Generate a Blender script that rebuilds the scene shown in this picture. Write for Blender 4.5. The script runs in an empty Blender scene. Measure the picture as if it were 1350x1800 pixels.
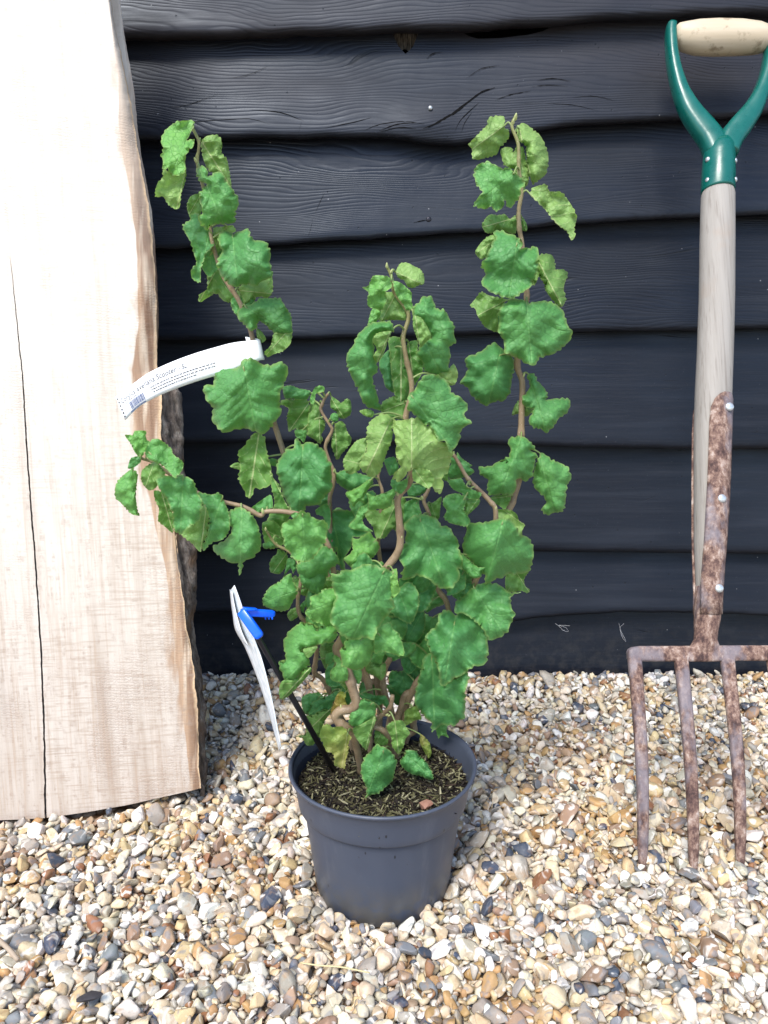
import bpy, bmesh, math, random
import numpy as np
from mathutils import Vector, noise as mnoise
from mathutils.geometry import delaunay_2d_cdt

random.seed(7)
rng = np.random.default_rng(7)
S = bpy.context.scene
R = math.radians
COL = S.collection

# ------------------------------------------------------------------ camera, sky, sun, exposure
FPX, CH, PITCH = 1352.0, 0.55, R(13.0)
cd = bpy.data.cameras.new('camera')
cam = bpy.data.objects.new('camera', cd)
COL.objects.link(cam)
cam.location = (0, 0, CH)
cam.rotation_euler = (R(90) - PITCH, 0, 0)
cd.sensor_fit = 'VERTICAL'
cd.sensor_height = 24.0
cd.lens = FPX / 1800 * 24
cd.clip_start = 0.01
cd.clip_end = 200
S.camera = cam

SUN_EL, SUN_AZ = R(52), R(205)      # azimuth measured clockwise from +Y: behind the camera, a little left
w = bpy.data.worlds.new('World')
S.world = w
w.use_nodes = True
nt = w.node_tree
nt.nodes.clear()
sky = nt.nodes.new('ShaderNodeTexSky')
sky.sky_type = 'NISHITA'
sky.sun_disc = False
sky.sun_elevation = SUN_EL
sky.sun_rotation = SUN_AZ
bg = nt.nodes.new('ShaderNodeBackground')
bg.inputs['Strength'].default_value = 0.125
wo = nt.nodes.new('ShaderNodeOutputWorld')
nt.links.new(sky.outputs[0], bg.inputs['Color'])
nt.links.new(bg.outputs[0], wo.inputs['Surface'])

ld = bpy.data.lights.new('sun', 'SUN')
ld.energy = 1.9
ld.angle = R(22)
ld.color = (1.0, 0.95, 0.88)
sun = bpy.data.objects.new('sun', ld)
COL.objects.link(sun)
sd = Vector((math.sin(SUN_AZ) * math.cos(SUN_EL), math.cos(SUN_AZ) * math.cos(SUN_EL), math.sin(SUN_EL)))
sun.rotation_euler = sd.to_track_quat('Z', 'Y').to_euler()
sun.location = sd * 5

S.view_settings.view_transform = 'Standard'
S.view_settings.look = 'None'
S.view_settings.exposure = 1.30
S.view_settings.gamma = 1
S.view_settings.use_curve_mapping = False

# ------------------------------------------------------------------ photograph measurements -> metres
SP, CP = math.sin(PITCH), math.cos(PITCH)
def ray(u, v):
    a = (u - 675) / FPX
    b = -(v - 900) / FPX
    return np.array([a, CP + b * SP, -SP + b * CP])
def P(u, v, Y):
    d = ray(u, v)
    t = Y / d[1]
    return np.array([d[0] * t, Y, CH + d[2] * t])
def Pplane(u, v, y0, ax, az):        # the plane Y = y0 + ax*X + az*Z
    d = ray(u, v)
    t = (y0 + az * CH) / (d[1] - ax * d[0] - az * d[2])
    return np.array([0, 0, CH]) + d * t
def Pz(u, v, z):
    d = ray(u, v)
    t = (z - CH) / d[2]
    return np.array([0, 0, CH]) + d * t

# ------------------------------------------------------------------ object helpers
def tag(o, label=None, cat=None, group=None, kind=None):
    if label: o['label'] = label
    if cat: o['category'] = cat
    if group: o['group'] = group
    if kind: o['kind'] = kind
    return o
def empty(name, loc=(0, 0, 0)):
    o = bpy.data.objects.new(name, None)
    o.empty_display_size = 0.05
    COL.objects.link(o)
    o.location = loc
    return o
def mesh_obj(name, verts, faces, mats, parent=None, smooth=True, fmat=None):
    me = bpy.data.meshes.new(name)
    me.from_pydata([tuple(map(float, v)) for v in verts], [], [tuple(int(i) for i in f) for f in faces])
    if not isinstance(mats, (list, tuple)): mats = [mats]
    for m in mats: me.materials.append(m)
    if fmat is not None:
        me.polygons.foreach_set('material_index', np.asarray(fmat, dtype=np.int32))
    if smooth:
        me.polygons.foreach_set('use_smooth', np.ones(len(me.polygons), dtype=bool))
    me.update()
    o = bpy.data.objects.new(name, me)
    COL.objects.link(o)
    if parent is not None:
        o.parent = parent
        o.matrix_parent_inverse = world_of(parent).inverted()
    return o
def world_of(o):
    from mathutils import Matrix
    m = Matrix.LocRotScale(o.location, o.rotation_euler, o.scale)
    if o.parent is not None:
        m = world_of(o.parent) @ o.matrix_parent_inverse @ m
    return m
def fattr(me, name, vals):
    a = me.attributes.new(name, 'FLOAT', 'POINT')
    a.data.foreach_set('value', np.asarray(vals, dtype=np.float32))
def vattr(me, name, vals):
    a = me.attributes.new(name, 'FLOAT_VECTOR', 'POINT')
    a.data.foreach_set('vector', np.asarray(vals, dtype=np.float32).ravel())
def solidify(o, t):
    m = o.modifiers.new('thickness', 'SOLIDIFY')
    m.thickness = t
    m.offset = 0

def catmull(pts, n):
    pts = np.asarray(pts, float)
    p = np.vstack([2 * pts[0] - pts[1], pts, 2 * pts[-1] - pts[-2]])
    out = []
    for i in range(len(pts) - 1):
        a, b, c, d = p[i:i + 4]
        for t in np.linspace(0, 1, n, endpoint=False):
            out.append(0.5 * ((2 * b) + (c - a) * t + (2 * a - 5 * b + 4 * c - d) * t * t + (-a + 3 * b - 3 * c + d) * t ** 3))
    out.append(pts[-1])
    return np.array(out)

def tube(pts, rad, seg=8, caps=True):
    """round tube along 3-D points; rad: list of radii"""
    pts = np.asarray(pts, float)
    n = len(pts)
    rad = np.broadcast_to(np.asarray(rad, float), (n,))
    tan = np.gradient(pts, axis=0)
    tan /= np.linalg.norm(tan, axis=1)[:, None] + 1e-12
    up = np.array([0.0, -1.0, 0.13])
    V, F = [], []
    for i in range(n):
        s = np.cross(tan[i], up); s /= np.linalg.norm(s) + 1e-9
        b = np.cross(s, tan[i])
        for k in range(seg):
            a = 2 * math.pi * k / seg
            V.append(pts[i] + rad[i] * (math.cos(a) * s + math.sin(a) * b))
    for i in range(n - 1):
        for k in range(seg):
            k2 = (k + 1) % seg
            F.append((i * seg + k, i * seg + k2, (i + 1) * seg + k2, (i + 1) * seg + k))
    if caps:
        F.append(tuple(range(seg))[::-1])
        F.append(tuple((n - 1) * seg + k for k in range(seg)))
    return V, F

def loft(centres, ws, ts, ex, en, seg=20, power=2.0, caps=True):
    """cross-sections (half width w along ex, half thickness t along en), superellipse"""
    V, F = [], []
    n = len(centres)
    pw = np.broadcast_to(np.asarray(power, float), (n,))
    exs = np.broadcast_to(np.asarray(ex, float), (n, 3))
    ens = np.broadcast_to(np.asarray(en, float), (n, 3))
    for i in range(n):
        for k in range(seg):
            a = 2 * math.pi * k / seg
            c, s = math.cos(a), math.sin(a)
            cc = math.copysign(abs(c) ** (2 / pw[i]), c)
            ss = math.copysign(abs(s) ** (2 / pw[i]), s)
            V.append(centres[i] + exs[i] * ws[i] * cc + ens[i] * ts[i] * ss)
    for i in range(n - 1):
        for k in range(seg):
            k2 = (k + 1) % seg
            F.append((i * seg + k, i * seg + k2, (i + 1) * seg + k2, (i + 1) * seg + k))
    if caps:
        F.append(tuple(range(seg))[::-1])
        F.append(tuple((n - 1) * seg + k for k in range(seg)))
    return V, F

def merge(parts):
    V, F = [], []
    for v, f in parts:
        o = len(V)
        V += list(v)
        F += [tuple(i + o for i in q) for q in f]
    return V, F

def fix_normals(o):
    bm = bmesh.new(); bm.from_mesh(o.data)
    bmesh.ops.recalc_face_normals(bm, faces=bm.faces)
    bm.to_mesh(o.data); bm.free()

# ------------------------------------------------------------------ material helpers
class NT:
    def __init__(s, name):
        s.m = bpy.data.materials.new(name)
        s.m.use_nodes = True
        s.t = s.m.node_tree
        s.b = s.t.nodes['Principled BSDF']
        s.out = s.t.nodes['Material Output']
    def n(s, kind, **kw):
        x = s.t.nodes.new(kind)
        for k, v in kw.items(): setattr(x, k, v)
        return x
    def l(s, a, b): s.t.links.new(a, b)
    def setin(s, sock, v):
        if hasattr(v, 'is_output') or isinstance(v, bpy.types.NodeSocket): s.l(v, sock)
        else: sock.default_value = v
    def math(s, op, a, b=None, c=None, clamp=False):
        x = s.n('ShaderNodeMath', operation=op, use_clamp=clamp)
        s.setin(x.inputs[0], a)
        if b is not None: s.setin(x.inputs[1], b)
        if c is not None: s.setin(x.inputs[2], c)
        return x.outputs[0]
    def vmath(s, op, a, b=None):
        x = s.n('ShaderNodeVectorMath', operation=op)
        s.setin(x.inputs[0], a)
        if b is not None: s.setin(x.inputs[1], b)
        return x.outputs[0]
    def noise(s, vec, scale, detail=3, rough=0.5, dist=0.0):
        x = s.n('ShaderNodeTexNoise')
        if vec is not None: s.l(vec, x.inputs['Vector'])
        x.inputs['Scale'].default_value = scale
        x.inputs['Detail'].default_value = detail
        x.inputs['Roughness'].default_value = rough
        x.inputs['Distortion'].default_value = dist
        return x.outputs['Fac']
    def vor(s, vec, scale, feature='F1', out='Distance', rand=1.0):
        x = s.n('ShaderNodeTexVoronoi', feature=feature)
        if vec is not None: s.l(vec, x.inputs['Vector'])
        x.inputs['Scale'].default_value = scale
        x.inputs['Randomness'].default_value = rand
        return x.outputs[out]
    def ramp(s, fac, stops, interp='LINEAR'):
        x = s.n('ShaderNodeValToRGB')
        s.setin(x.inputs[0], fac)
        cr = x.color_ramp
        cr.interpolation = interp
        while len(cr.elements) < len(stops): cr.elements.new(0.5)
        for e, (p, c) in zip(cr.elements, stops):
            e.position = p
            e.color = (c, c, c, 1) if isinstance(c, (int, float)) else (*c, 1)
        return x.outputs[0]
    def mix(s, fac, a, b, blend='MIX'):
        x = s.n('ShaderNodeMix', data_type='RGBA', blend_type=blend)
        s.setin(x.inputs[0], fac)
        for sock, v in ((x.inputs[6], a), (x.inputs[7], b)):
            if isinstance(v, tuple) and len(v) == 3: v = (*v, 1)
            s.setin(sock, v)
        return x.outputs[2]
    def attr(s, name, out='Fac'):
        x = s.n('ShaderNodeAttribute', attribute_name=name)
        return x.outputs[out]
    def pos(s): return s.n('ShaderNodeNewGeometry').outputs['Position']
    def maprange(s, v, a, b, c=0.0, d=1.0):
        x = s.n('ShaderNodeMapRange')
        s.setin(x.inputs[0], v)
        for i, q in zip((1, 2, 3, 4), (a, b, c, d)): x.inputs[i].default_value = q
        return x.outputs[0]
    def scale(s, vec, sc):
        x = s.n('ShaderNodeMapping')
        s.l(vec, x.inputs[0]); x.inputs['Scale'].default_value = sc
        return x.outputs[0]
    def bump(s, h, strength, dist=0.001, prev=None):
        x = s.n('ShaderNodeBump')
        s.setin(x.inputs['Height'], h)
        x.inputs['Strength'].default_value = strength
        x.inputs['Distance'].default_value = dist
        if prev is not None: s.l(prev, x.inputs['Normal'])
        return x.outputs[0]
    def fin(s, col, rough=0.5, normal=None, spec=0.5, metal=0.0):
        s.setin(s.b.inputs['Base Color'], (*col, 1) if isinstance(col, tuple) and len(col) == 3 else col)
        s.setin(s.b.inputs['Roughness'], rough)
        s.setin(s.b.inputs['Specular IOR Level'], spec)
        s.setin(s.b.inputs['Metallic'], metal)
        if normal is not None: s.l(normal, s.b.inputs['Normal'])
        return s.m
    def sep(s, vec):
        x = s.n('ShaderNodeSeparateXYZ'); s.l(vec, x.inputs[0]); return x.outputs
    def comb(s, x_, y_, z_):
        x = s.n('ShaderNodeCombineXYZ')
        for k, v in enumerate((x_, y_, z_)): s.setin(x.inputs[k], v)
        return x.outputs[0]

# black stained weatherboards: flowing grain, checks, nail holes
def mat_board():
    q = NT('black_stained_wood')
    p = q.pos()
    r = q.n('ShaderNodeObjectInfo').outputs['Random']
    off = q.comb(q.math('MULTIPLY', r, 37.0), q.math('MULTIPLY', r, 11.0), q.math('MULTIPLY', r, 5.0))
    pv = q.vmath('ADD', p, off)
    X, Y, Z = q.sep(pv)
    warp = q.noise(q.scale(pv, (2.2, 1, 9.0)), 1.0, 2.5, 0.45, 0.4)
    warp2 = q.noise(q.scale(pv, (9, 1, 30.0)), 1.0, 2, 0.5)
    f = q.math('ADD', q.math('MULTIPLY', Z, 205.0), q.math('ADD', q.math('MULTIPLY', warp, 27.0), q.math('MULTIPLY', warp2, 1.6)))
    g = q.math('SINE', q.math('MULTIPLY', f, 6.283))
    g = q.math('MULTIPLY_ADD', g, 0.5, 0.5)
    g = q.math('POWER', g, 2.2)
    patch = q.maprange(q.noise(q.scale(pv, (3, 1, 5)), 1.0, 2), 0.38, 0.62)
    fine = q.noise(q.scale(pv, (12, 60, 330.0)), 1.0, 4, 0.7)
    checks = q.noise(q.scale(q.comb(X, Y, q.math('ADD', Z, q.math('MULTIPLY', warp, 0.16))), (5, 1, 95)), 1.0, 3, 0.6)
    chk = q.maprange(checks, 0.66, 0.70)
    chk = q.math('MULTIPLY', chk, q.maprange(q.noise(pv, 7, 2), 0.50, 0.62))
    holes = q.maprange(q.vor(q.scale(pv, (1, 0.01, 1)), 42, 'F1'), 0.035, 0.06, 1, 0)
    specks = q.maprange(q.vor(q.vmath('ADD', pv, (3, 3, 3)), 34, 'F1'), 0.022, 0.036, 1, 0)
    dust = q.maprange(q.noise(q.scale(pv, (1.2, 1, 2.2)), 1.0, 4, 0.55), 0.35, 0.75)
    c = q.mix(dust, (0.0034, 0.0044, 0.0086), (0.0105, 0.0126, 0.0195))
    c = q.mix(q.math('MULTIPLY', q.maprange(q.noise(q.scale(pv, (3, 1, 55)), 1.0, 4, 0.6), 0.5, 0.75), 0.35), c, (0.030, 0.034, 0.045))
    # brown worn wood on the boards under the laps high up
    worn = q.math('MULTIPLY', q.maprange(q.sep(p)[2], 0.80, 0.93), q.maprange(q.noise(q.scale(pv, (1.5, 1, 6)), 1.0, 4), 0.42, 0.62))
    c = q.mix(q.math('MULTIPLY', worn, 0.55), c, (0.036, 0.030, 0.030))
    c = q.mix(q.math('MULTIPLY', q.math('MULTIPLY', g, patch), 0.45), c, (0.008, 0.008, 0.011))
    c = q.mix(q.math('MULTIPLY', q.maprange(fine, 0.5, 0.75), 0.30), c, (0.030, 0.031, 0.038))
    c = q.mix(q.math('MAXIMUM', chk, holes), c, (0.002, 0.002, 0.0025))
    mud = q.math('MULTIPLY', q.maprange(q.sep(p)[2], 0.11, 0.0), q.maprange(q.noise(p, 55, 5, 0.7), 0.46, 0.62))
    c = q.mix(q.math('MULTIPLY', mud, 0.22), c, (0.085, 0.075, 0.062))
    grit = q.maprange(q.noise(p, 380, 3, 0.7), 0.66, 0.74)
    c = q.mix(q.math('MULTIPLY', grit, 0.30), c, (0.10, 0.105, 0.12))
    c = q.mix(q.math('MULTIPLY', specks, 0.5), c, (0.35, 0.35, 0.36))
    gz = q.maprange(q.sep(p)[2], 0.40, 0.56, 0.12, 1.0)
    patch = q.math('MULTIPLY', patch, gz)
    hgt = q.math('ADD', q.math('MULTIPLY', q.math('MULTIPLY', g, patch), -0.8), q.math('MULTIPLY', fine, 0.55))
    hgt = q.math('SUBTRACT', hgt, q.math('MULTIPLY', q.math('MAXIMUM', chk, holes), 2.2))
    nrm = q.bump(hgt, 0.34, 0.0008)
    nrm = q.bump(q.noise(pv, 20, 3), 0.15, 0.004, nrm)
    q.b.inputs['Specular Tint'].default_value = (0.76, 0.86, 1.0, 1)
    ro = q.math('ADD', q.maprange(fine, 0.3, 0.8, -0.06, 0.10), q.maprange(q.noise(q.scale(pv, (2.5, 1, 7)), 1.0, 4, 0.6), 0.35, 0.65, 0.34, 0.60))
    return q.fin(c, ro, nrm, 0.34)
M_BOARD = mat_board()
q = NT('dark_void'); M_VOID = q.fin((0.004, 0.004, 0.004), 0.9, spec=0.1)

def mat_steel(name, c=(0.5, 0.53, 0.55), rough=0.35):
    q = NT(name)
    n = q.noise(q.pos(), 300, 3)
    return q.fin(q.mix(n, c, tuple(x * 0.75 for x in c)), rough, q.bump(n, 0.2, 0.0005), metal=0.6)
q = NT('torn_knot'); n = q.noise(q.scale(q.pos(), (420, 50, 40)), 1.0, 4, 0.7); M_KNOT = q.fin(q.ramp(n, [(0.38, (0.004, 0.003, 0.003)), (0.5, (0.05, 0.042, 0.034)), (0.65, (0.13, 0.115, 0.095))]), 0.8, q.bump(n, 0.8, 0.002), 0.2)
M_NAIL = mat_steel('zinc_nail')
M_NAILB = mat_steel('painted_nail', (0.03, 0.03, 0.04), 0.4)

# ------------------------------------------------------------------ wall of black weatherboards
YW = 1.165
bx = [200, 320, 450, 560, 640, 700, 740, 800, 860, 900, 990, 1080, 1150, 1220, 1350]
BB = [
 [62, 60, 58, 55, 52, 49, 47, 46, 44, 41, 36, 29, 26, 22, 18],
 [243, 242, 240, 238, 238, 241, 247, 252, 243, 233, 220, 212, 209, 207, 196],
 [437, 435, 431, 424, 420, 415, 412, 407, 405, 403, 394, 388, 384, 381, 376],
 [599, 598, 597, 595, 593, 591, 590, 588, 586, 586, 584, 582, 581, 580, 577],
 [778, 778, 778, 778, 779, 780, 780, 781, 782, 783, 786, 788, 789, 790, 790],
 [967, 968, 969, 969, 970, 970, 970, 970, 970, 970, 971, 971, 972, 973, 974],
 [1078, 1077, 1078, 1083, 1092, 1098, 1101, 1103, 1099, 1093, 1083, 1078, 1077, 1078, 1083],
]
zz = []
XS = np.linspace(-2.2, 2.2, 441)
for i, row in enumerate(BB):
    pts = np.array([P(u, v, YW) for u, v in zip(bx, row)])
    zz.append(np.interp(XS, pts[:, 0], pts[:, 2]))
for k in range(4):                    # boards above the frame
    zz.insert(0, zz[0] + 0.155 + 0.006 * np.sin(XS * 2 + k))
zz.append(np.full_like(XS, -0.06))    # the lowest board runs into the gravel
wall = empty('timber_wall', (0, 1.2, 0))
tag(wall, 'black stained overlapping timber board wall behind the potted shrub', 'wall')
boards = []
for i, zb in enumerate(zz):
    zb = zb + np.array([0.0016 * mnoise.noise(Vector((x * 22, i * 3.1, 0))) + 0.0009 * mnoise.noise(Vector((x * 80, i * 3.1, 5))) for x in XS])
    if i == 0: zt = zb + 0.19
    else: zt = zz[i - 1] + 0.022
    zlap = zz[i - 1] if i else zb + 0.17
    if i == 5:     # worn upper edge of the second board in view: a knot hole and a wavy gap
        for (pxs, pys) in (([684, 692, 700, 711, 722, 730, 742], [40, 66, 80, 96, 91, 72, 40]), ([800, 818, 840, 880, 930, 960, 985], [40, 60, 67, 66, 60, 52, 34])):
            dp = np.array([P(u, v, YW + 0.024) for u, v in zip(pxs, pys)])
            m = (XS > dp[0, 0]) & (XS < dp[-1, 0])
            zt = np.where(m, np.minimum(zt, np.interp(XS, dp[:, 0], dp[:, 2])), zt)
    NZ = 26
    V, F = [], []
    nx = len(XS)
    for j in range(NZ):
        t = j / (NZ - 1)
        for k in range(nx):
            z = zb[k] + (zt[k] - zb[k]) * t
            s = (z - zb[k]) / max(zlap[k] - zb[k], 0.02)
            y = YW + 0.028 * s
            y += 0.0018 * mnoise.noise(Vector((XS[k] * 2, z * 5, i * 7.7))) + 0.0003 * mnoise.noise(Vector((XS[k] * 14, z * 50, i * 7.7)))
            e = max(0, 1 - t * 18)
            y += 0.0025 * e * e
            if i == 5:   # the knot and its split beside the nail
                kx, kz = P(745, 215, YW)[0], P(745, 215, YW)[2]
                dd = ((XS[k] - kx) / 0.05) ** 2 + ((z - kz) / 0.016) ** 2
                y += -0.006 * math.exp(-dd)
            V.append((XS[k], y, z))
    for j in range(NZ - 1):
        for k in range(nx - 1):
            F.append((j * nx + k, j * nx + k + 1, (j + 1) * nx + k + 1, (j + 1) * nx + k))
    o = len(V)
    TH = 0.026
    for k in range(nx): V.append((XS[k], V[k][1] + TH, zb[k] + 0.002 + 0.001 * mnoise.noise(Vector((XS[k] * 30, i, 2)))))
    for k in range(nx - 1): F.append((k, o + k, o + k + 1, k + 1))
    b = mesh_obj('weatherboard', V, F, M_BOARD, wall)
    boards.append(b)
# body of the building behind the boards
V = []
def box(x0, x1, y0, y1, z0, z1):
    v = [(x0, y0, z0), (x1, y0, z0), (x1, y1, z0), (x0, y1, z0), (x0, y0, z1), (x1, y0, z1), (x1, y1, z1), (x0, y1, z1)]
    f = [(0, 1, 5, 4), (1, 2, 6, 5), (2, 3, 7, 6), (3, 0, 4, 7), (4, 5, 6, 7), (3, 2, 1, 0)]
    return v, f
v, f = box(-2.19, 2.19, 1.235, 1.40, -0.05, float(zz[0].mean()) + 0.16)
mesh_obj('backing', v, f, M_VOID, wall, smooth=False)
def face_y(i, x, z):
    zb = float(np.interp(x, XS, zz[i])); zl = float(np.interp(x, XS, zz[i - 1])); s_ = (z - zb) / (zl - zb)
    y = YW + 0.028 * s_ + 0.0018 * mnoise.noise(Vector((x * 2, z * 5, i * 7.7))) + 0.0003 * mnoise.noise(Vector((x * 14, z * 50, i * 7.7)))
    if i == 5:
        kx, kz = P(745, 215, YW)[0], P(745, 215, YW)[2]
        y += -0.006 * math.exp(-(((x - kx) / 0.05) ** 2 + ((z - kz) / 0.016) ** 2))
    return y
def splits(bi, ox, oy, sc, lines):
    V, F = [], []
    for wmax, pl in lines:
        c2 = catmull(nums(pl) / sc + np.array([ox, oy]), 6)
        n_ = len(c2); o = len(V)
        for k, (u, v) in enumerate(c2):
            t = k / (n_ - 1)
            hw = wmax * (math.sin(math.pi * min(0.97, max(0.03, t))) ** 0.8) * (0.75 + 0.6 * mnoise.noise(Vector((u * 0.2, v * 0.2, 1))))
            for sgn in (-1, 1):
                p = P(u, v + sgn * hw + 0.8 * mnoise.noise(Vector((u * 0.12, 3, 0))), YW + 0.01)
                y = face_y(bi, p[0], p[2]) - 0.0007
                V.append(P(u, v + sgn * hw + 0.8 * mnoise.noise(Vector((u * 0.12, 3, 0))), y))
        for k in range(n_ - 1): F.append((o + 2 * k, o + 2 * k + 2, o + 2 * k + 3, o + 2 * k + 1))
    mesh_obj('split', V, F, M_VOID, boards[bi])
def nums(s_):
    return np.array(list(map(float, s_.replace(',', ' ').split()))).reshape(-1, 2)
splits(5, 640, 0, 2.177, [(3.2, '225,492 262,478 300,458 350,428 400,388 450,352 500,335'), (1.4, '345,505 368,462 400,428 440,392'), (1.3, '372,508 385,470 412,430'), (0.8, '500,384 560,362 640,347'), (0.9, '660,308 720,300 790,310'),
    (1.0, '0,500 60,476 150,465 230,474'), (1.2, '60,505 130,488 200,492'), (0.7, '640,332 700,325 780,330'), (0.6, '800,372 880,368 960,385'), (0.7, '390,300 450,262 520,250'), (1.0, '240,225 262,205 300,198'), (0.5, '700,395 800,402 900,425')])
splits(5, 180, 0, 2.177, [(0.9, '850,490 950,470 1030,450'), (1.3, '1060,500 1130,475 1200,470'), (0.8, '570,420 680,430 770,462'), (0.6, '762,455 758,480 748,512'), (0.6, '255,410 330,400 440,360'), (0.6, '180,476 400,462 560,455 640,476'), (0.5, '480,300 560,285 640,250')])
splits(6, 180, 0, 2.177, [(0.9, '850,735 832,775 815,812'), (0.9, '806,830 798,870 788,905'), (1.0, '1190,852 1220,845 1240,842')])
# torn wood fibres inside the knot hole under the first lap
V, F = [], []
for k, (u, v0_, v1_) in enumerate([(686, 40, 58), (692, 40, 70), (698, 40, 80), (704, 40, 90), (711, 40, 86), (718, 40, 90), (725, 40, 84), (731, 40, 72), (738, 40, 58)]):
    for j in range(5):
        p = P(u, v0_ + (v1_ - v0_) * j / 4, YW + 0.036)
        V.append(p + np.array([0, 0.002 * mnoise.noise(Vector((u, j, 0))), 0]))
for k in range(8):
    for j in range(4): F.append((k * 5 + j, k * 5 + j + 1, k * 5 + 6 + j, k * 5 + 5 + j))
mesh_obj('torn_knot', V, F, M_KNOT, boards[5])
def nail(u, v, m, r, bi):
    p = P(u, v, YW + 0.012)
    prof = [(0.0, 1.0), (0.0012, 0.95), (0.0022, 0.6)]
    V, F = [], []
    # find the board face there
    y = YW + 0.006
    for d, s in [(0.0, 1.0), (-0.0012, 0.9), (-0.002, 0.5)]:
        for k in range(10):
            a = 2 * math.pi * k / 10
            V.append((p[0] + r * s * math.cos(a), y + d, p[2] + r * s * math.sin(a)))
    for i in range(2):
        for k in range(10):
            F.append((i * 10 + k, i * 10 + (k + 1) % 10, (i + 1) * 10 + (k + 1) % 10, (i + 1) * 10 + k))
    F.append(tuple(20 + k for k in range(10)))
    mesh_obj('nail', V, F, m, boards[bi])
nail(756, 192, M_NAIL, 0.0032, 5)
nail(762, 221, M_NAILB, 0.0036, 5)
nail(753, 387, M_NAILB, 0.0042, 6)
nail(838, 774, M_NAIL, 0.0012, 8)

# ------------------------------------------------------------------ sawn slab of timber leaning on the wall
SY0, SAX, SAZ = 0.79 + 0.446 * 0.12, 0.12, 0.20
def Pslab(u, v, back=0.0):
    return Pplane(u, v, SY0 + back, SAX, SAZ)
SL = [ # v, stain line, front edge, bark outer edge
 (-260, 168, 172, 175), (-120, 180, 186, 188), (0, 190, 195, 198), (60, 198, 206, 208), (130, 208, 222, 224), (200, 207, 233, 236), (260, 214, 243, 247), (300, 222, 252, 256), (350, 230, 260, 264),
 (400, 236, 266, 270), (470, 240, 273, 277), (560, 243, 275, 279), (640, 230, 276, 282), (665, 230, 280, 300), (690, 232, 285, 318), (760, 235, 283, 322),
 (830, 252, 298, 325), (900, 268, 304, 338), (960, 282, 310, 345), (1000, 292, 314, 346), (1060, 298, 325, 346), (1090, 302, 326, 340), (1130, 307, 333, 345),
 (1170, 312, 340, 352), (1250, 320, 347, 362), (1310, 326, 348, 362), (1350, 331, 350, 366), (1392, 337, 353, 362)]
SL = np.array(SL, float)
CR = np.array([(430, 18), (640, 40), (800, 50), (950, 62), (1100, 72), (1250, 78), (1395, 80), (1450, 80)], float)

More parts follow.
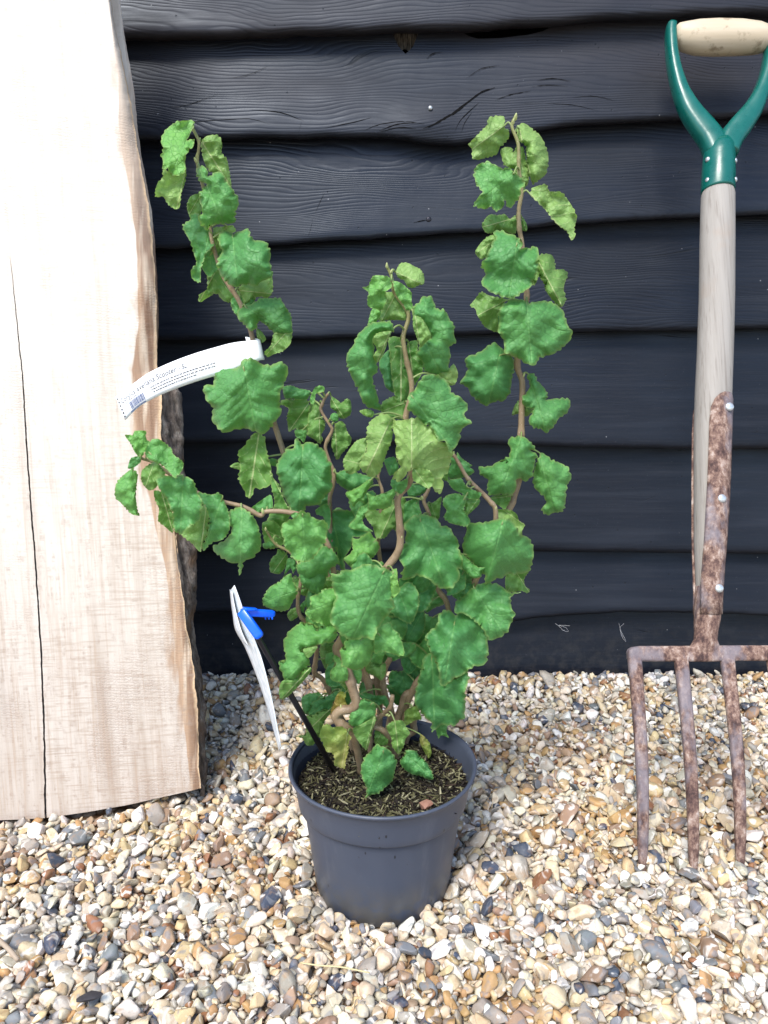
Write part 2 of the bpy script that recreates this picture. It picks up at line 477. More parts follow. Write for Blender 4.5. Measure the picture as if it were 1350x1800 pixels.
def mat_slab():
    q = NT('sawn_timber')
    p = q.pos()
    e = q.attr('strip')                      # 0..1 sawn face, 1..2 darker wane strip at the edge
    tocrack = q.attr('crack')
    X, Y, Z = q.sep(p)
    lean = q.comb(q.math('ADD', X, q.math('MULTIPLY', Z, 0.06)), Y, Z)
    grain = q.noise(q.scale(lean, (55, 10, 2.6)), 1.0, 4, 0.6, 0.25)
    grain2 = q.noise(q.scale(lean, (260, 20, 7)), 1.0, 3, 0.6)
    big = q.noise(q.scale(lean, (9, 3, 1.5)), 1.0, 3, 0.5)
    wv = q.n('ShaderNodeTexWave', wave_type='BANDS', bands_direction='Z')
    q.l(q.scale(q.comb(X, Y, q.math('ADD', Z, q.math('MULTIPLY', X, 0.09))), (1, 1, 1)), wv.inputs['Vector'])
    wv.inputs['Scale'].default_value = 95
    wv.inputs['Distortion'].default_value = 7.0
    wv.inputs['Detail'].default_value = 3
    wv.inputs['Detail Scale'].default_value = 4
    saw = q.math('MULTIPLY', wv.outputs['Fac'], q.maprange(q.noise(q.scale(p, (16, 4, 12)), 1.0, 4), 0.48, 0.66))
    sawfine = q.noise(q.scale(p, (30, 10, 420)), 1.0, 2, 0.5)
    low = q.maprange(Z, 0.55, 0.0)           # paler towards the top, darker and more strongly grained towards the foot
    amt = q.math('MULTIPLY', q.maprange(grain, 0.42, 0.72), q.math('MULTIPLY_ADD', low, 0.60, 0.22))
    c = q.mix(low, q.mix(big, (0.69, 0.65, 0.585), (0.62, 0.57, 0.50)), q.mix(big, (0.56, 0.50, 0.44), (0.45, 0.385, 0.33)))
    c = q.mix(amt, c, (0.30, 0.22, 0.16))
    c = q.mix(q.math('MULTIPLY', q.maprange(grain2, 0.5, 0.72), q.math('MULTIPLY_ADD', low, 0.4, 0.20)), c, (0.36, 0.25, 0.17))
    c = q.mix(q.math('MULTIPLY', saw, q.math('MULTIPLY_ADD', low, 0.45, 0.10)), c, (0.36, 0.27, 0.22))
    c = q.mix(q.math('MULTIPLY', q.maprange(big, 0.55, 0.75), q.math('MULTIPLY', low, 0.4)), c, (0.30, 0.27, 0.27))
    # wane strip
    st = q.math('ADD', e, q.math('MULTIPLY', q.math('SUBTRACT', q.noise(q.scale(p, (40, 10, 16)), 1.0, 3), 0.5), 0.55))
    k = q.math('MULTIPLY', q.maprange(st, 0.97, 1.06), q.maprange(Z, 0.98, 0.60, 0.18, 1.0))
    tan = q.mix(q.maprange(grain, 0.35, 0.65), (0.44, 0.30, 0.20), (0.21, 0.125, 0.080))
    tan = q.mix(q.maprange(q.noise(q.scale(p, (120, 20, 8)), 1.0, 3), 0.52, 0.68), tan, (0.58, 0.47, 0.36))
    c = q.mix(k, c, tan)
    worm = q.maprange(q.vor(q.scale(p, (1, 0.2, 0.35)), 55), 0.05, 0.09, 1, 0)
    c = q.mix(q.math('MULTIPLY', worm, q.math('MULTIPLY', k, q.maprange(Z, 0.40, 0.30))), c, (0.05, 0.02, 0.012))
    # outermost pale sapwood line beside the bark
    c = q.mix(q.maprange(st, 1.75, 1.9), c, (0.60, 0.43, 0.27))
    sl_ = q.maprange(sawfine, 0.50, 0.64)
    sl_ = q.math('MULTIPLY', sl_, q.maprange(q.noise(q.scale(p, (14, 4, 10)), 1.0, 4), 0.40, 0.58))
    c = q.mix(q.math('MULTIPLY', sl_, q.math('MULTIPLY_ADD', low, 0.42, 0.16)), c, (0.34, 0.26, 0.20))
    weave = q.math('MULTIPLY', q.maprange(q.noise(q.scale(lean, (210, 10, 60)), 1.0, 3, 0.6), 0.50, 0.66), q.maprange(q.noise(q.scale(p, (60, 10, 330)), 1.0, 3, 0.6), 0.42, 0.60))
    c = q.mix(q.math('MULTIPLY', weave, q.math('MULTIPLY_ADD', low, 0.45, 0.22)), c, (0.31, 0.235, 0.185))
    h = q.math('ADD', q.math('MULTIPLY', saw, 0.5), q.math('ADD', q.math('MULTIPLY', sawfine, 0.35), q.math('MULTIPLY', grain2, 0.4)))
    return q.fin(c, 0.75, q.bump(h, 0.5, 0.0012), 0.25)
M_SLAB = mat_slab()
def mat_bark():
    q = NT('rough_bark')
    p = q.pos()
    n = q.noise(q.scale(p, (1.6, 1.6, 0.8)), 60, 6, 0.7, 0.3)
    v = q.vor(q.scale(p, (1.4, 1.4, 0.6)), 60, 'F1')
    c = q.ramp(n, [(0.30, (0.03, 0.024, 0.02)), (0.5, (0.13, 0.105, 0.09)), (0.62, (0.22, 0.19, 0.165)), (0.75, (0.36, 0.33, 0.30))])
    c = q.mix(q.maprange(q.noise(p, 18, 2), 0.55, 0.7), c, (0.19, 0.11, 0.06))
    h = q.math('ADD', q.math('MULTIPLY', n, 1.0), v)
    return q.fin(c, 0.9, q.bump(h, 0.9, 0.004), 0.15)
M_BARK = mat_bark()

slab = empty('sawn_plank', tuple(Pslab(175, 1412)))
tag(slab, 'wide pale sawn timber slab with bark edge and long crack leaning on the wall', 'timber slab')
NV = 330
vs = np.linspace(-260, 1392, NV)
V, F, A1, A2 = [], [], [], []
ncol = None
for j, v in enumerate(vs):
    a = np.interp(v, SL[:, 0], SL[:, 1]); b = np.interp(v, SL[:, 0], SL[:, 2]); c_ = np.interp(v, SL[:, 0], SL[:, 3])
    jit = 1.6 * mnoise.noise(Vector((v * 0.045, 1.3, 0))) + 1.2 * mnoise.noise(Vector((v * 0.16, 1.3, 4)))
    b += jit
    crk = np.interp(v, CR[:, 0], CR[:, 1]) + 1.1 * mnoise.noise(Vector((v * 0.05, 8, 0))) + 0.7 * mnoise.noise(Vector((v * 0.22, 8, 0)))
    cw = (np.interp(v, [430, 700, 1400], [0.0, 1.0, 1.5]) if v > 430 else 0.0) * (0.9 + 0.6 * mnoise.noise(Vector((v * 0.3, 2, 0))))
    cd_ = 0.014 * min(1, max(0, (v - 430) / 160))
    row = []
    for u in np.linspace(-330, crk - 6, 14): row.append((u, 0.0, u, 0))
    row += [(crk - cw - 0.5, 0.0, 0, 0), (crk - cw * 0.6, cd_, 0, 1), (crk + cw * 0.6, cd_, 0, 1), (crk + cw + 0.5, 0.0, 0, 0)]
    for u in np.linspace(crk + 6, a, 16): row.append((u, 0.0, 0, 0))
    fl = 0.010 if v < 650 else 0.002      # the wane falls away at the top
    for t in (0.15, 0.35, 0.55, 0.75, 0.9, 1.0):
        row.append((a + (b - a) * t, fl * t * t, 1 + t, 0))
    ncol = len(row)
    # bottom end is cut at a slant: rows are squeezed so the left side reaches lower
    for k, (u, back, _, cr_) in enumerate(row):
        e = 0.0
        if k >= ncol - 6: e = 1 + (k - (ncol - 7)) / 6.0
        elif k >= 18: e = (k - 18) / 15.0 * 0.98
        vv = v
        bot = np.interp(u, [-330, 0, 80, 150, 230, 300, 353], [1452, 1442, 1438, 1428, 1414, 1398, 1386])
        vv = -260 + (v + 260) * (bot + 260) / (1392 + 260)
        p = Pslab(u, vv, back)
        p[1] += 0.0006 * mnoise.noise(Vector((p[0] * 30, p[2] * 30, 0)))
        if k >= ncol - 7: p[1] += (k - ncol + 7) / 6 * (0.0045 * mnoise.noise(Vector((p[0] * 60, 0, p[2] * 14))) + 0.002 * mnoise.noise(Vector((p[0] * 150, 0, p[2] * 60))))
        V.append(p); A1.append(e); A2.append(cr_)
for j in range(NV - 1):
    for k in range(ncol - 1):
        F.append((j * ncol + k, (j + 1) * ncol + k, (j + 1) * ncol + k + 1, j * ncol + k + 1))
# back and sides
nf = len(V)
TS = 0.042
for i in range(nf):
    V.append(V[i] + np.array([-0.026 if i % ncol >= ncol - 3 else 0.0, TS, 0.0])); A1.append(A1[i]); A2.append(0)
for j in range(NV - 1):
    for k in range(ncol - 1):
        F.append((nf + j * ncol + k, nf + j * ncol + k + 1, nf + (j + 1) * ncol + k + 1, nf + (j + 1) * ncol + k))
    k = ncol - 1
    F.append((j * ncol + k, (j + 1) * ncol + k, nf + (j + 1) * ncol + k, nf + j * ncol + k))
    F.append((j * ncol, nf + j * ncol, nf + (j + 1) * ncol, (j + 1) * ncol))
for k in range(ncol - 1):
    j = NV - 1
    F.append((j * ncol + k, nf + j * ncol + k, nf + j * ncol + k + 1, j * ncol + k + 1))
    F.append((k, k + 1, nf + k + 1, nf + k))
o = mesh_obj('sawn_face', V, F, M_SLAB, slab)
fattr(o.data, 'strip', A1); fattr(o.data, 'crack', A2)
m = o.modifiers.new('edge', 'EDGE_SPLIT'); m.split_angle = R(50)
# bark along the right edge, lower down
V, F = [], []
bv = np.linspace(655, 1400, 170)
NB = 14
for v in bv:
    b = np.interp(v, SL[:, 0], SL[:, 2]); c_ = np.interp(v, SL[:, 0], SL[:, 3])
    p0 = Pslab(b - 1, v, 0.003)
    p1 = Pslab(c_, v, 0.030)
    p2 = Pslab(c_ - 3, v, 0.046)
    for t in np.linspace(0, 1, NB):
        if t < 0.7:
            s = t / 0.7; p = p0 * (1 - s) + p1 * s
        else:
            s = (t - 0.7) / 0.3; p = p1 * (1 - s) + p2 * s
        n = mnoise.noise(Vector((p[0] * 90, p[1] * 90, p[2] * 45))) + 0.6 * mnoise.noise(Vector((p[0] * 220, p[1] * 220, p[2] * 130)))
        n2 = mnoise.cell(Vector((p[0] * 100, p[1] * 100, p[2] * 60)))
        k = math.sin(math.pi * min(1, t * 1.3)) if t < 0.4 else 1
        p = p + np.array([0.0028 * n + 0.0012 * n2, -0.0028 * n - 0.001 * n2, 0.001 * n]) * k
        V.append(p)
for j in range(len(bv) - 1):
    for k in range(NB - 1):
        F.append((j * NB + k, (j + 1) * NB + k, (j + 1) * NB + k + 1, j * NB + k + 1))
o = mesh_obj('bark', V, F, M_BARK, slab)

# ------------------------------------------------------------------ ground sheet
def mat_ground():
    q = NT('gravel_ground')
    p = q.pos()
    v = q.vor(p, 75, 'F1', 'Color')
    d = q.vor(p, 75, 'F1')
    c = q.ramp(q.sep(v)[0], [(0.0, (0.55, 0.46, 0.34)), (0.35, (0.62, 0.58, 0.5)), (0.6, (0.35, 0.22, 0.12)), (0.8, (0.22, 0.23, 0.25)), (1.0, (0.7, 0.66, 0.6))], 'CONSTANT')
    c = q.mix(q.maprange(d, 0.45, 0.75), c, (0.16, 0.09, 0.045))
    return q.fin(c, 0.8, q.bump(d, 0.8, -0.008), 0.2)
V = [(-12, -12, -0.012), (12, -12, -0.012), (12, 1.6, -0.012), (-12, 1.6, -0.012)]
g = mesh_obj('ground', V, [(0, 1, 2, 3)], mat_ground(), smooth=False)
tag(g, 'gravelly ground under the loose stones', None, None, 'structure')
g['kind'] = 'structure'

# ------------------------------------------------------------------ loose gravel, piled stone by stone
POTC = (P(672.5, 1344, 0.702)[0], 0.702)
def ico(sub):
    bm = bmesh.new()
    bmesh.ops.create_icosphere(bm, subdivisions=sub, radius=1)
    v = np.array([x.co[:] for x in bm.verts]); f = np.array([[q.index for q in x.verts] for x in bm.faces])
    bm.free()
    return v, f
def stone_shapes(sub, n, seed):
    r = np.random.default_rng(seed)
    v0, f0 = ico(sub)
    out = []
    for i in range(n):
        v = v0.copy()
        sd = r.uniform(0, 100)
        ns = np.array([mnoise.noise(Vector(x * 1.1) + Vector((sd, 0, 0))) + 0.35 * mnoise.noise(Vector(x * 2.6) + Vector((sd, 9, 0))) for x in v])
        v = v * (1 + 0.26 * ns)[:, None] * np.array([r.uniform(0.95, 1.4), 1.0, r.uniform(0.7, 1.0)])
        for k in range(r.integers(4, 15)):
            nn = r.normal(size=3); nn /= np.linalg.norm(nn)
            dd = r.uniform(0.36, 0.85)
            s = v @ nn
            m = s > dd
            v[m] -= np.outer((s[m] - dd) * 0.97, nn)
        out.append(v)
    return np.array(out), f0
PA, FA = stone_shapes(3, 46, 1)
PB, FB = stone_shapes(2, 40, 2)
PC, FC = stone_shapes(1, 30, 3)

GX0, GX1, GY0, GY1 = -1.15, 1.15, 0.02, 1.19
CELL = 0.0025
HN = (int((GX1 - GX0) / CELL), int((GY1 - GY0) / CELL))
H = np.full(HN, -0.0125, dtype=np.float32)
H += (0.016 * np.clip((np.linspace(GY0, GY1, HN[1]) - 1.03) / 0.11, 0, 1))[None].astype(np.float32)
ci, cj = np.meshgrid(np.arange(-9, 10), np.arange(-9, 10), indexing='ij')
stones = []
N_ST = 74000
cand = rng.uniform(size=(N_ST, 4, 2))
sizes = np.clip(np.exp(rng.normal(math.log(0.0048), 0.36, N_ST)), 0.0020, 0.0118)
slabx1 = Pslab(352, 1386)[0]
def blocked(x, y, a):
    if (x - POTC[0]) ** 2 + (y - POTC[1]) ** 2 < (0.0700 + a * 0.55) ** 2: return True
    if x < slabx1:
        ys = SY0 + SAX * x
        if ys - a * 0.5 < y < ys + 0.045 and x < slabx1 - 0.07: return True
    return y > 1.158 - a * 0.3
for i in range(N_ST):
    a = sizes[i]
    best = None
    for k in range(4):
        x = GX0 + 0.03 + cand[i, k, 0] * (GX1 - GX0 - 0.06)
        y = GY0 + 0.03 + cand[i, k, 1] * (GY1 - GY0 - 0.05)
        if blocked(x, y, a): continue
        ii, jj = int((x - GX0) / CELL), int((y - GY0) / CELL)
        rr = max(1, int(a / CELL * 0.7))
        hh = H[ii - rr:ii + rr + 1, jj - rr:jj + rr + 1]
        s = float(hh.mean())
        lvl = s - 0.016 * min(1, max(0, (y - 1.03) / 0.11)) - 0.006 * mnoise.noise(Vector((x * 5, y * 6, 0)))
        if best is None or lvl < best[0]: best = (lvl, s, x, y, ii, jj, hh)
    if best is None: continue
    _, s, x, y, ii, jj, hh = best
    c = a * rng.uniform(0.5, 0.8)
    b = a * rng.uniform(0.7, 1.0)
    zc = s + c * 0.62
    if zc > 0.009 + 0.016 * min(1, max(0, (y - 1.03) / 0.11)): continue
    rr = hh.shape[0] // 2
    gx = float(hh[-1].mean() - hh[0].mean()) / (hh.shape[0] * CELL)
    gy = float(hh[:, -1].mean() - hh[:, 0].mean()) / (hh.shape[1] * CELL)
    ri = int(a / CELL) + 1
    di, dj = ci[9 - ri:10 + ri, 9 - ri:10 + ri], cj[9 - ri:10 + ri, 9 - ri:10 + ri]
    d2 = (di * di + dj * dj) * (CELL * CELL) / (a * b)
    top = np.where(d2 < 1, zc + c * np.sqrt(np.maximum(0, 1 - d2)), -1)
    sl = H[ii - ri:ii + ri + 1, jj - ri:jj + ri + 1]
    if sl.shape != top.shape: continue
    np.maximum(sl, top, out=sl)
    stones.append((x, y, zc, a, b, c, gx, gy))
stones = np.array(stones)
# palette (albedo) of flint gravel: cream, white, ochre, brown, grey, blue-black
PAL = np.array([(0.68, 0.59, 0.44), (0.77, 0.73, 0.65), (0.57, 0.43, 0.24), (0.63, 0.51, 0.34), (0.46, 0.28, 0.12), (0.27, 0.125, 0.06), (0.33, 0.22, 0.145),
                (0.37, 0.335, 0.28), (0.19, 0.20, 0.21), (0.06, 0.075, 0.11), (0.52, 0.47, 0.38)])
PW = np.array([21, 20, 10, 15, 5, 2.2, 6, 11, 7, 3.2, 11], float); PW /= PW.sum()
def build_gravel():
    n = len(stones)
    pick = rng.choice(len(PAL), n, p=PW)
    zone = np.array([mnoise.noise(Vector((a_ * 6, b_ * 9, 4.0))) for a_, b_ in stones[:, :2]])      # rusty fines gather in the hollows
    zone += 0.45 * np.exp(-((stones[:, 1] - 0.80) / 0.06) ** 2) * (stones[:, 0] > 0.05)
    sw = rng.uniform(size=n) < np.clip(zone * 1.0 - 0.08, 0, 0.38)
    pick[sw] = rng.choice([4, 2, 6, 3, 5], sw.sum(), p=[0.26, 0.34, 0.18, 0.18, 0.04])
    col = PAL[pick] * rng.uniform(0.78, 1.03, (n, 1)) * rng.uniform(0.96, 1.04, (n, 3))
    x, y = stones[:, 0], stones[:, 1]
    fw = y * CP - (0 - CH) * SP
    u = 675 + FPX * x / fw
    v = 900 - FPX * (-CH * CP + y * SP) / fw
    inview = (u > -60) & (u < 1410) & (v < 1860)
    surf = stones[:, 2] > -0.012
    lod = np.where(inview & surf & (v > 1350) & (stones[:, 3] > 0.0062), 0, np.where(inview & surf, 1, 2))
    lod[(~surf) | (~inview)] = 2
    vs_, cs_, rs_, fs_, off = [], [], [], [], 0
    for L, (SH, FQ) in enumerate(((PA, FA), (PB, FB), (PC, FC))):
        idx = np.where(lod == L)[0]
        if len(idx) == 0: continue
        pr = rng.integers(0, len(SH), len(idx))
        sh = SH[pr]                                        # n, nv, 3
        # random spin of the prototype first so flats face anywhere
        qn = rng.normal(size=(len(idx), 4)); qn /= np.linalg.norm(qn, axis=1)[:, None]
        a_, b_, c_, d_ = qn.T
        RM = np.stack([np.stack([1 - 2 * (c_**2 + d_**2), 2 * (b_*c_ - a_*d_), 2 * (b_*d_ + a_*c_)], -1),
                       np.stack([2 * (b_*c_ + a_*d_), 1 - 2 * (b_**2 + d_**2), 2 * (c_*d_ - a_*b_)], -1),
                       np.stack([2 * (b_*d_ - a_*c_), 2 * (c_*d_ + a_*b_), 1 - 2 * (b_**2 + c_**2)], -1)], 1)
        vv = np.einsum('nij,nvj->nvi', RM, sh)
        st = stones[idx]
        vv = vv * (st[:, None, 3:6] * np.array([1.22, 1.15, 1.2]))
        yaw = rng.uniform(0, 2 * math.pi, len(idx))
        tx = np.clip(st[:, 6], -0.9, 0.9) + rng.normal(0, 0.28, len(idx))
        ty = np.clip(st[:, 7], -0.9, 0.9) + rng.normal(0, 0.28, len(idx))
        cy, sy = np.cos(yaw)[:, None], np.sin(yaw)[:, None]
        X = vv[..., 0] * cy - vv[..., 1] * sy
        Y = vv[..., 0] * sy + vv[..., 1] * cy
        Z = vv[..., 2] + X * tx[:, None] * 0.8 + Y * ty[:, None] * 0.8
        vv = np.stack([X + st[:, None, 0], Y + st[:, None, 1], Z + st[:, None, 2]], -1)
        nv = SH.shape[1]
        vs_.append(vv.reshape(-1, 3))
        cs_.append(np.repeat(col[idx], nv, axis=0))
        rs_.append(np.repeat(rng.uniform(0, 60, (len(idx), 3)), nv, axis=0))
        ff = FQ[None] + (np.arange(len(idx)) * nv)[:, None, None] + off
        fs_.append(ff.reshape(-1, 3))
        off += nv * len(idx)
    Vv = np.concatenate(vs_).astype(np.float32); Ff = np.concatenate(fs_).astype(np.int32)
    me = bpy.data.meshes.new('gravel')
    me.vertices.add(len(Vv)); me.vertices.foreach_set('co', Vv.ravel())
    me.loops.add(len(Ff) * 3); me.loops.foreach_set('vertex_index', Ff.ravel())
    me.polygons.add(len(Ff)); me.polygons.foreach_set('loop_start', np.arange(0, len(Ff) * 3, 3, dtype=np.int32))
    me.update(calc_edges=True)
    me.polygons.foreach_set('use_smooth', np.ones(len(Ff), dtype=bool))
    vattr(me, 'scol', np.concatenate(cs_)); vattr(me, 'srnd', np.concatenate(rs_))
    o = bpy.data.objects.new('gravel', me)
    COL.objects.link(o)
    print('STONES', n, 'verts', len(Vv), 'lods', [(lod == L).sum() for L in range(3)])
    print('TOP near wall', float(H[:, -28:-12].mean()), 'mid', float(H[200:700, 150:300].mean()), 'far', float(H[:, 380:410].mean()))
    return o
def mat_stone():
    q = NT('flint_gravel')
    c0 = q.attr('scol', 'Vector')
    rn = q.attr('srnd', 'Vector')
    p = q.vmath('ADD', q.pos(), rn)
    n1 = q.noise(p, 95, 4, 0.6)
    n2 = q.noise(p, 420, 4, 0.65)
    n3 = q.noise(p, 60, 2, 0.5, 1.2)
    c = q.mix(q.math('MULTIPLY', q.maprange(n1, 0.52, 0.68), 0.55), c0, (0.34, 0.20, 0.10))
    c = q.mix(q.math('MULTIPLY', q.maprange(n3, 0.58, 0.66), 0.6), c, (0.17, 0.18, 0.20))
    c = q.mix(q.math('MULTIPLY', q.maprange(n3, 0.42, 0.34), 0.65), c, (0.80, 0.77, 0.71))
    c = q.mix(q.math('MULTIPLY', q.maprange(n2, 0.55, 0.75), 0.35), c, (0.20, 0.14, 0.09))
    h = q.math('ADD', q.math('MULTIPLY', n1, 0.8), q.math('MULTIPLY', n2, 0.35))
    return q.fin(c, q.maprange(n1, 0.3, 0.7, 0.42, 0.75), q.bump(h, 0.55, 0.0014), 0.45)
gravel = build_gravel()
gravel.data.materials.append(mat_stone())
tag(gravel, 'loose cream, brown and grey flint gravel covering the ground', None, None, 'stuff')

# ------------------------------------------------------------------ plant pot
def mat_pot():
    q = NT('slate_plastic')
    p = q.pos()
    n = q.noise(p, 30, 4, 0.6)
    dirt = q.maprange(q.noise(q.scale(p, (1, 1, 1.6)), 70, 5, 0.7), 0.66, 0.72)
    specks = q.maprange(q.vor(q.scale(p, (1, 1, 0.45)), 75), 0.05, 0.08, 1, 0)
    z = q.sep(p)[2]
    low = q.math('MULTIPLY', q.maprange(z, 0.045, 0.0), q.maprange(q.noise(p, 45, 5, 0.7), 0.42, 0.55))
    c = q.mix(n, (0.048, 0.058, 0.086), (0.061, 0.073, 0.104))
    c = q.mix(q.math('MULTIPLY', dirt, 0.35), c, (0.05, 0.05, 0.06))
    c = q.mix(specks, c, (0.012, 0.012, 0.016))
    c = q.mix(q.math('MULTIPLY', low, 0.7), c, (0.085, 0.075, 0.055))
    scuff = q.math('MULTIPLY', q.maprange(q.noise(q.scale(p, (30, 30, 6)), 1.0, 5, 0.7), 0.55, 0.70), 0.45)
    c = q.mix(scuff, c, (0.12, 0.13, 0.16))
    scr = q.noise(q.scale(p, (60, 60, 400)), 1.0, 3)
    return q.fin(c, q.maprange(n, 0.3, 0.7, 0.38, 0.5), q.bump(scr, 0.08, 0.0008), 0.5)
M_POT = mat_pot()
pot = empty('plant_pot', (POTC[0], POTC[1], 0))
tag(pot, 'round slate grey plastic nursery pot standing on the gravel', 'plant pot')
def lathe(prof, n=96, c=POTC, tilt=None):
    V, F = [], []
    for r, z in prof:
        for k in range(n):
            a = 2 * math.pi * k / n
            V.append((c[0] + r * math.cos(a), c[1] + r * math.sin(a), z))
    for i in range(len(prof) - 1):
        for k in range(n):
            k2 = (k + 1) % n
            F.append((i * n + k, i * n + k2, (i + 1) * n + k2, (i + 1) * n + k))
    return V, F
body = [(0.0, -0.010), (0.062, -0.010), (0.0685, -0.008), (0.0697, -0.002), (0.0712, 0.010), (0.0735, 0.03), (0.0765, 0.055), (0.0795, 0.080), (0.0806, 0.0905), (0.0808, 0.093), (0.078, 0.0935), (0.0765, 0.080), (0.067, -0.004), (0.0, -0.004)]
V, F = lathe(body)
o = mesh_obj('pot_body', V, F, M_POT, pot)
m = o.modifiers.new('e', 'EDGE_SPLIT'); m.split_angle = R(60)
rim = [(0.0810, 0.0935), (0.0836, 0.0915), (0.0852, 0.0912), (0.0858, 0.0925), (0.0868, 0.100), (0.0888, 0.112), (0.0908, 0.1215), (0.0926, 0.1245), (0.0944, 0.1262), (0.0950, 0.1275), (0.0944, 0.1290), (0.0928, 0.1293), (0.0912, 0.1282), (0.0893, 0.1245), (0.0872, 0.112), (0.0850, 0.100), (0.0825, 0.094), (0.0810, 0.0935)]
V, F = lathe(rim, 128)
V = [(x, y, z + 0.0006 * math.sin(3 * math.atan2(y - POTC[1], x - POTC[0]) + 1) - 0.010 * (x - POTC[0]) * 0 + 0.06 * 0.2 * (x - POTC[0])) for x, y, z in V]
mesh_obj('rim', V, F, M_POT, pot)
# inner wall continues the rim down to the compost
V, F = lathe([(0.0905, 0.1270), (0.0868, 0.110), (0.0835, 0.097), (0.079, 0.09)], 96)
q = NT('pot_inside'); mesh_obj('inner_wall', V, F, q.fin((0.016, 0.021, 0.040), 0.5), pot)

# ------------------------------------------------------------------ compost
SOILZ = 0.106
def mat_shreds():
    q = NT('composted_bark')
    c0 = q.attr('scol', 'Vector')
    n = q.noise(q.pos(), 600, 3)
    c = q.mix(q.math('MULTIPLY', n, 0.5), c0, (0.02, 0.014, 0.01))
    return q.fin(c, 0.85, q.bump(n, 0.5, 0.0006), 0.2)
def build_compost():
    r = np.random.default_rng(5)
    V, F, C = [], [], []
    n = 60
    for i in range(14):
        rr = 0.086 * i / 13
        for k in range(n):
            a = 2 * math.pi * k / n
            x, y = POTC[0] + rr * math.cos(a), POTC[1] + rr * math.sin(a)
            z = SOILZ + 0.003 * mnoise.noise(Vector((x * 40, y * 40, 0))) + 0.002 * mnoise.noise(Vector((x * 150, y * 150, 0)))
            V.append((x, y, z)); C.append((0.010, 0.008, 0.008))
    for i in range(13):
        for k in range(n):
            k2 = (k + 1) % n
            F.append((i * n + k, i * n + k2, (i + 1) * n + k2, (i + 1) * n + k))
    pal = [(0.010, 0.009, 0.009), (0.020, 0.017, 0.014), (0.045, 0.040, 0.022), (0.11, 0.105, 0.050), (0.21, 0.20, 0.11), (0.33, 0.31, 0.20), (0.05, 0.034, 0.025)]
    pw = np.array([17, 18, 18, 17, 11, 5, 4], float); pw /= pw.sum()
    for i in range(5200):
        rr = 0.0835 * math.sqrt(r.uniform()); a = r.uniform(0, 2 * math.pi)
        c = np.array([POTC[0] + rr * math.cos(a), POTC[1] + rr * math.sin(a), SOILZ + r.uniform(-0.0005, 0.0045)])
        L = float(np.clip(np.exp(r.normal(math.log(0.0050), 0.5)), 0.0015, 0.015)) * 0.5 * 1.2
        wd = r.uniform(0.0004, 0.0011); th = r.uniform(0.0003, 0.0006)
        yaw = r.uniform(0, math.pi); pt = r.normal(0, 0.35)
        d = np.array([math.cos(yaw) * math.cos(pt), math.sin(yaw) * math.cos(pt), math.sin(pt)])
        s = np.array([-math.sin(yaw), math.cos(yaw), 0]); up = np.cross(s, d) * -1
        base = len(V)
        bend = r.normal(0, 0.0006)
        for (t, k) in ((-1, 0.5), (0, 1), (1, 0.35)):
            m_ = c + d * L * t + up * (bend * (1 - t * t))
            V += [m_ + s * wd * k + up * th * k, m_ - s * wd * k + up * th * k, m_ - s * wd * k - up * th * k, m_ + s * wd * k - up * th * k]
        for q_ in range(2):
            for k in range(4):
                k2 = (k + 1) % 4
                F.append((base + q_ * 4 + k, base + q_ * 4 + k2, base + q_ * 4 + 4 + k2, base + q_ * 4 + 4 + k))
        F += [(base, base + 1, base + 2, base + 3), (base + 11, base + 10, base + 9, base + 8)]
        cc = np.array(pal[r.choice(7, p=pw)]) * r.uniform(0.7, 1.3)
        C += [tuple(cc)] * 12
    o = mesh_obj('compost', V, F, mat_shreds(), smooth=False)
    vattr(o.data, 'scol', C)
    return o
compost = build_compost()
tag(compost, 'dark fibrous potting compost filling the grey pot', None, None, 'stuff')
# reddish bark chip at the front of the compost
def chunk(name, c, r, sc, mat, seed, parent=None, rot=0.4):
    v, f = ico(2)
    rr = random.Random(seed)
    v = np.array([x * (1 + 0.25 * mnoise.noise(Vector(x * 1.6) + Vector((seed, 0, 0)))) for x in v])
    for k in range(7):
        n = np.array([rr.gauss(0, 1) for _ in range(3)]); n /= np.linalg.norm(n)
        s = v @ n; m_ = s > 0.6; v[m_] -= np.outer(s[m_] - 0.6, n)
    v = v * np.array(sc) * r
    cr, sr = math.cos(rot), math.sin(rot)
    v = np.stack([v[:, 0] * cr - v[:, 1] * sr, v[:, 0] * sr + v[:, 1] * cr, v[:, 2]], 1) + np.array(c)
    o = mesh_obj(name, v, f, mat, parent)
    m_ = o.modifiers.new('e', 'EDGE_SPLIT'); m_.split_angle = R(30)
    return o
q = NT('red_chip'); n = q.noise(q.pos(), 300, 4); M_CHIP = q.fin(q.mix(n, (0.22, 0.095, 0.06), (0.34, 0.19, 0.14)), 0.8, q.bump(n, 0.5, 0.001))
tag(chunk('bark_chip', Pz(750, 1416, SOILZ + 0.006), 0.0085, (1.0, 0.75, 0.55), M_CHIP, 3), 'reddish brown bark chip on the compost near the front rim', 'bark chip')

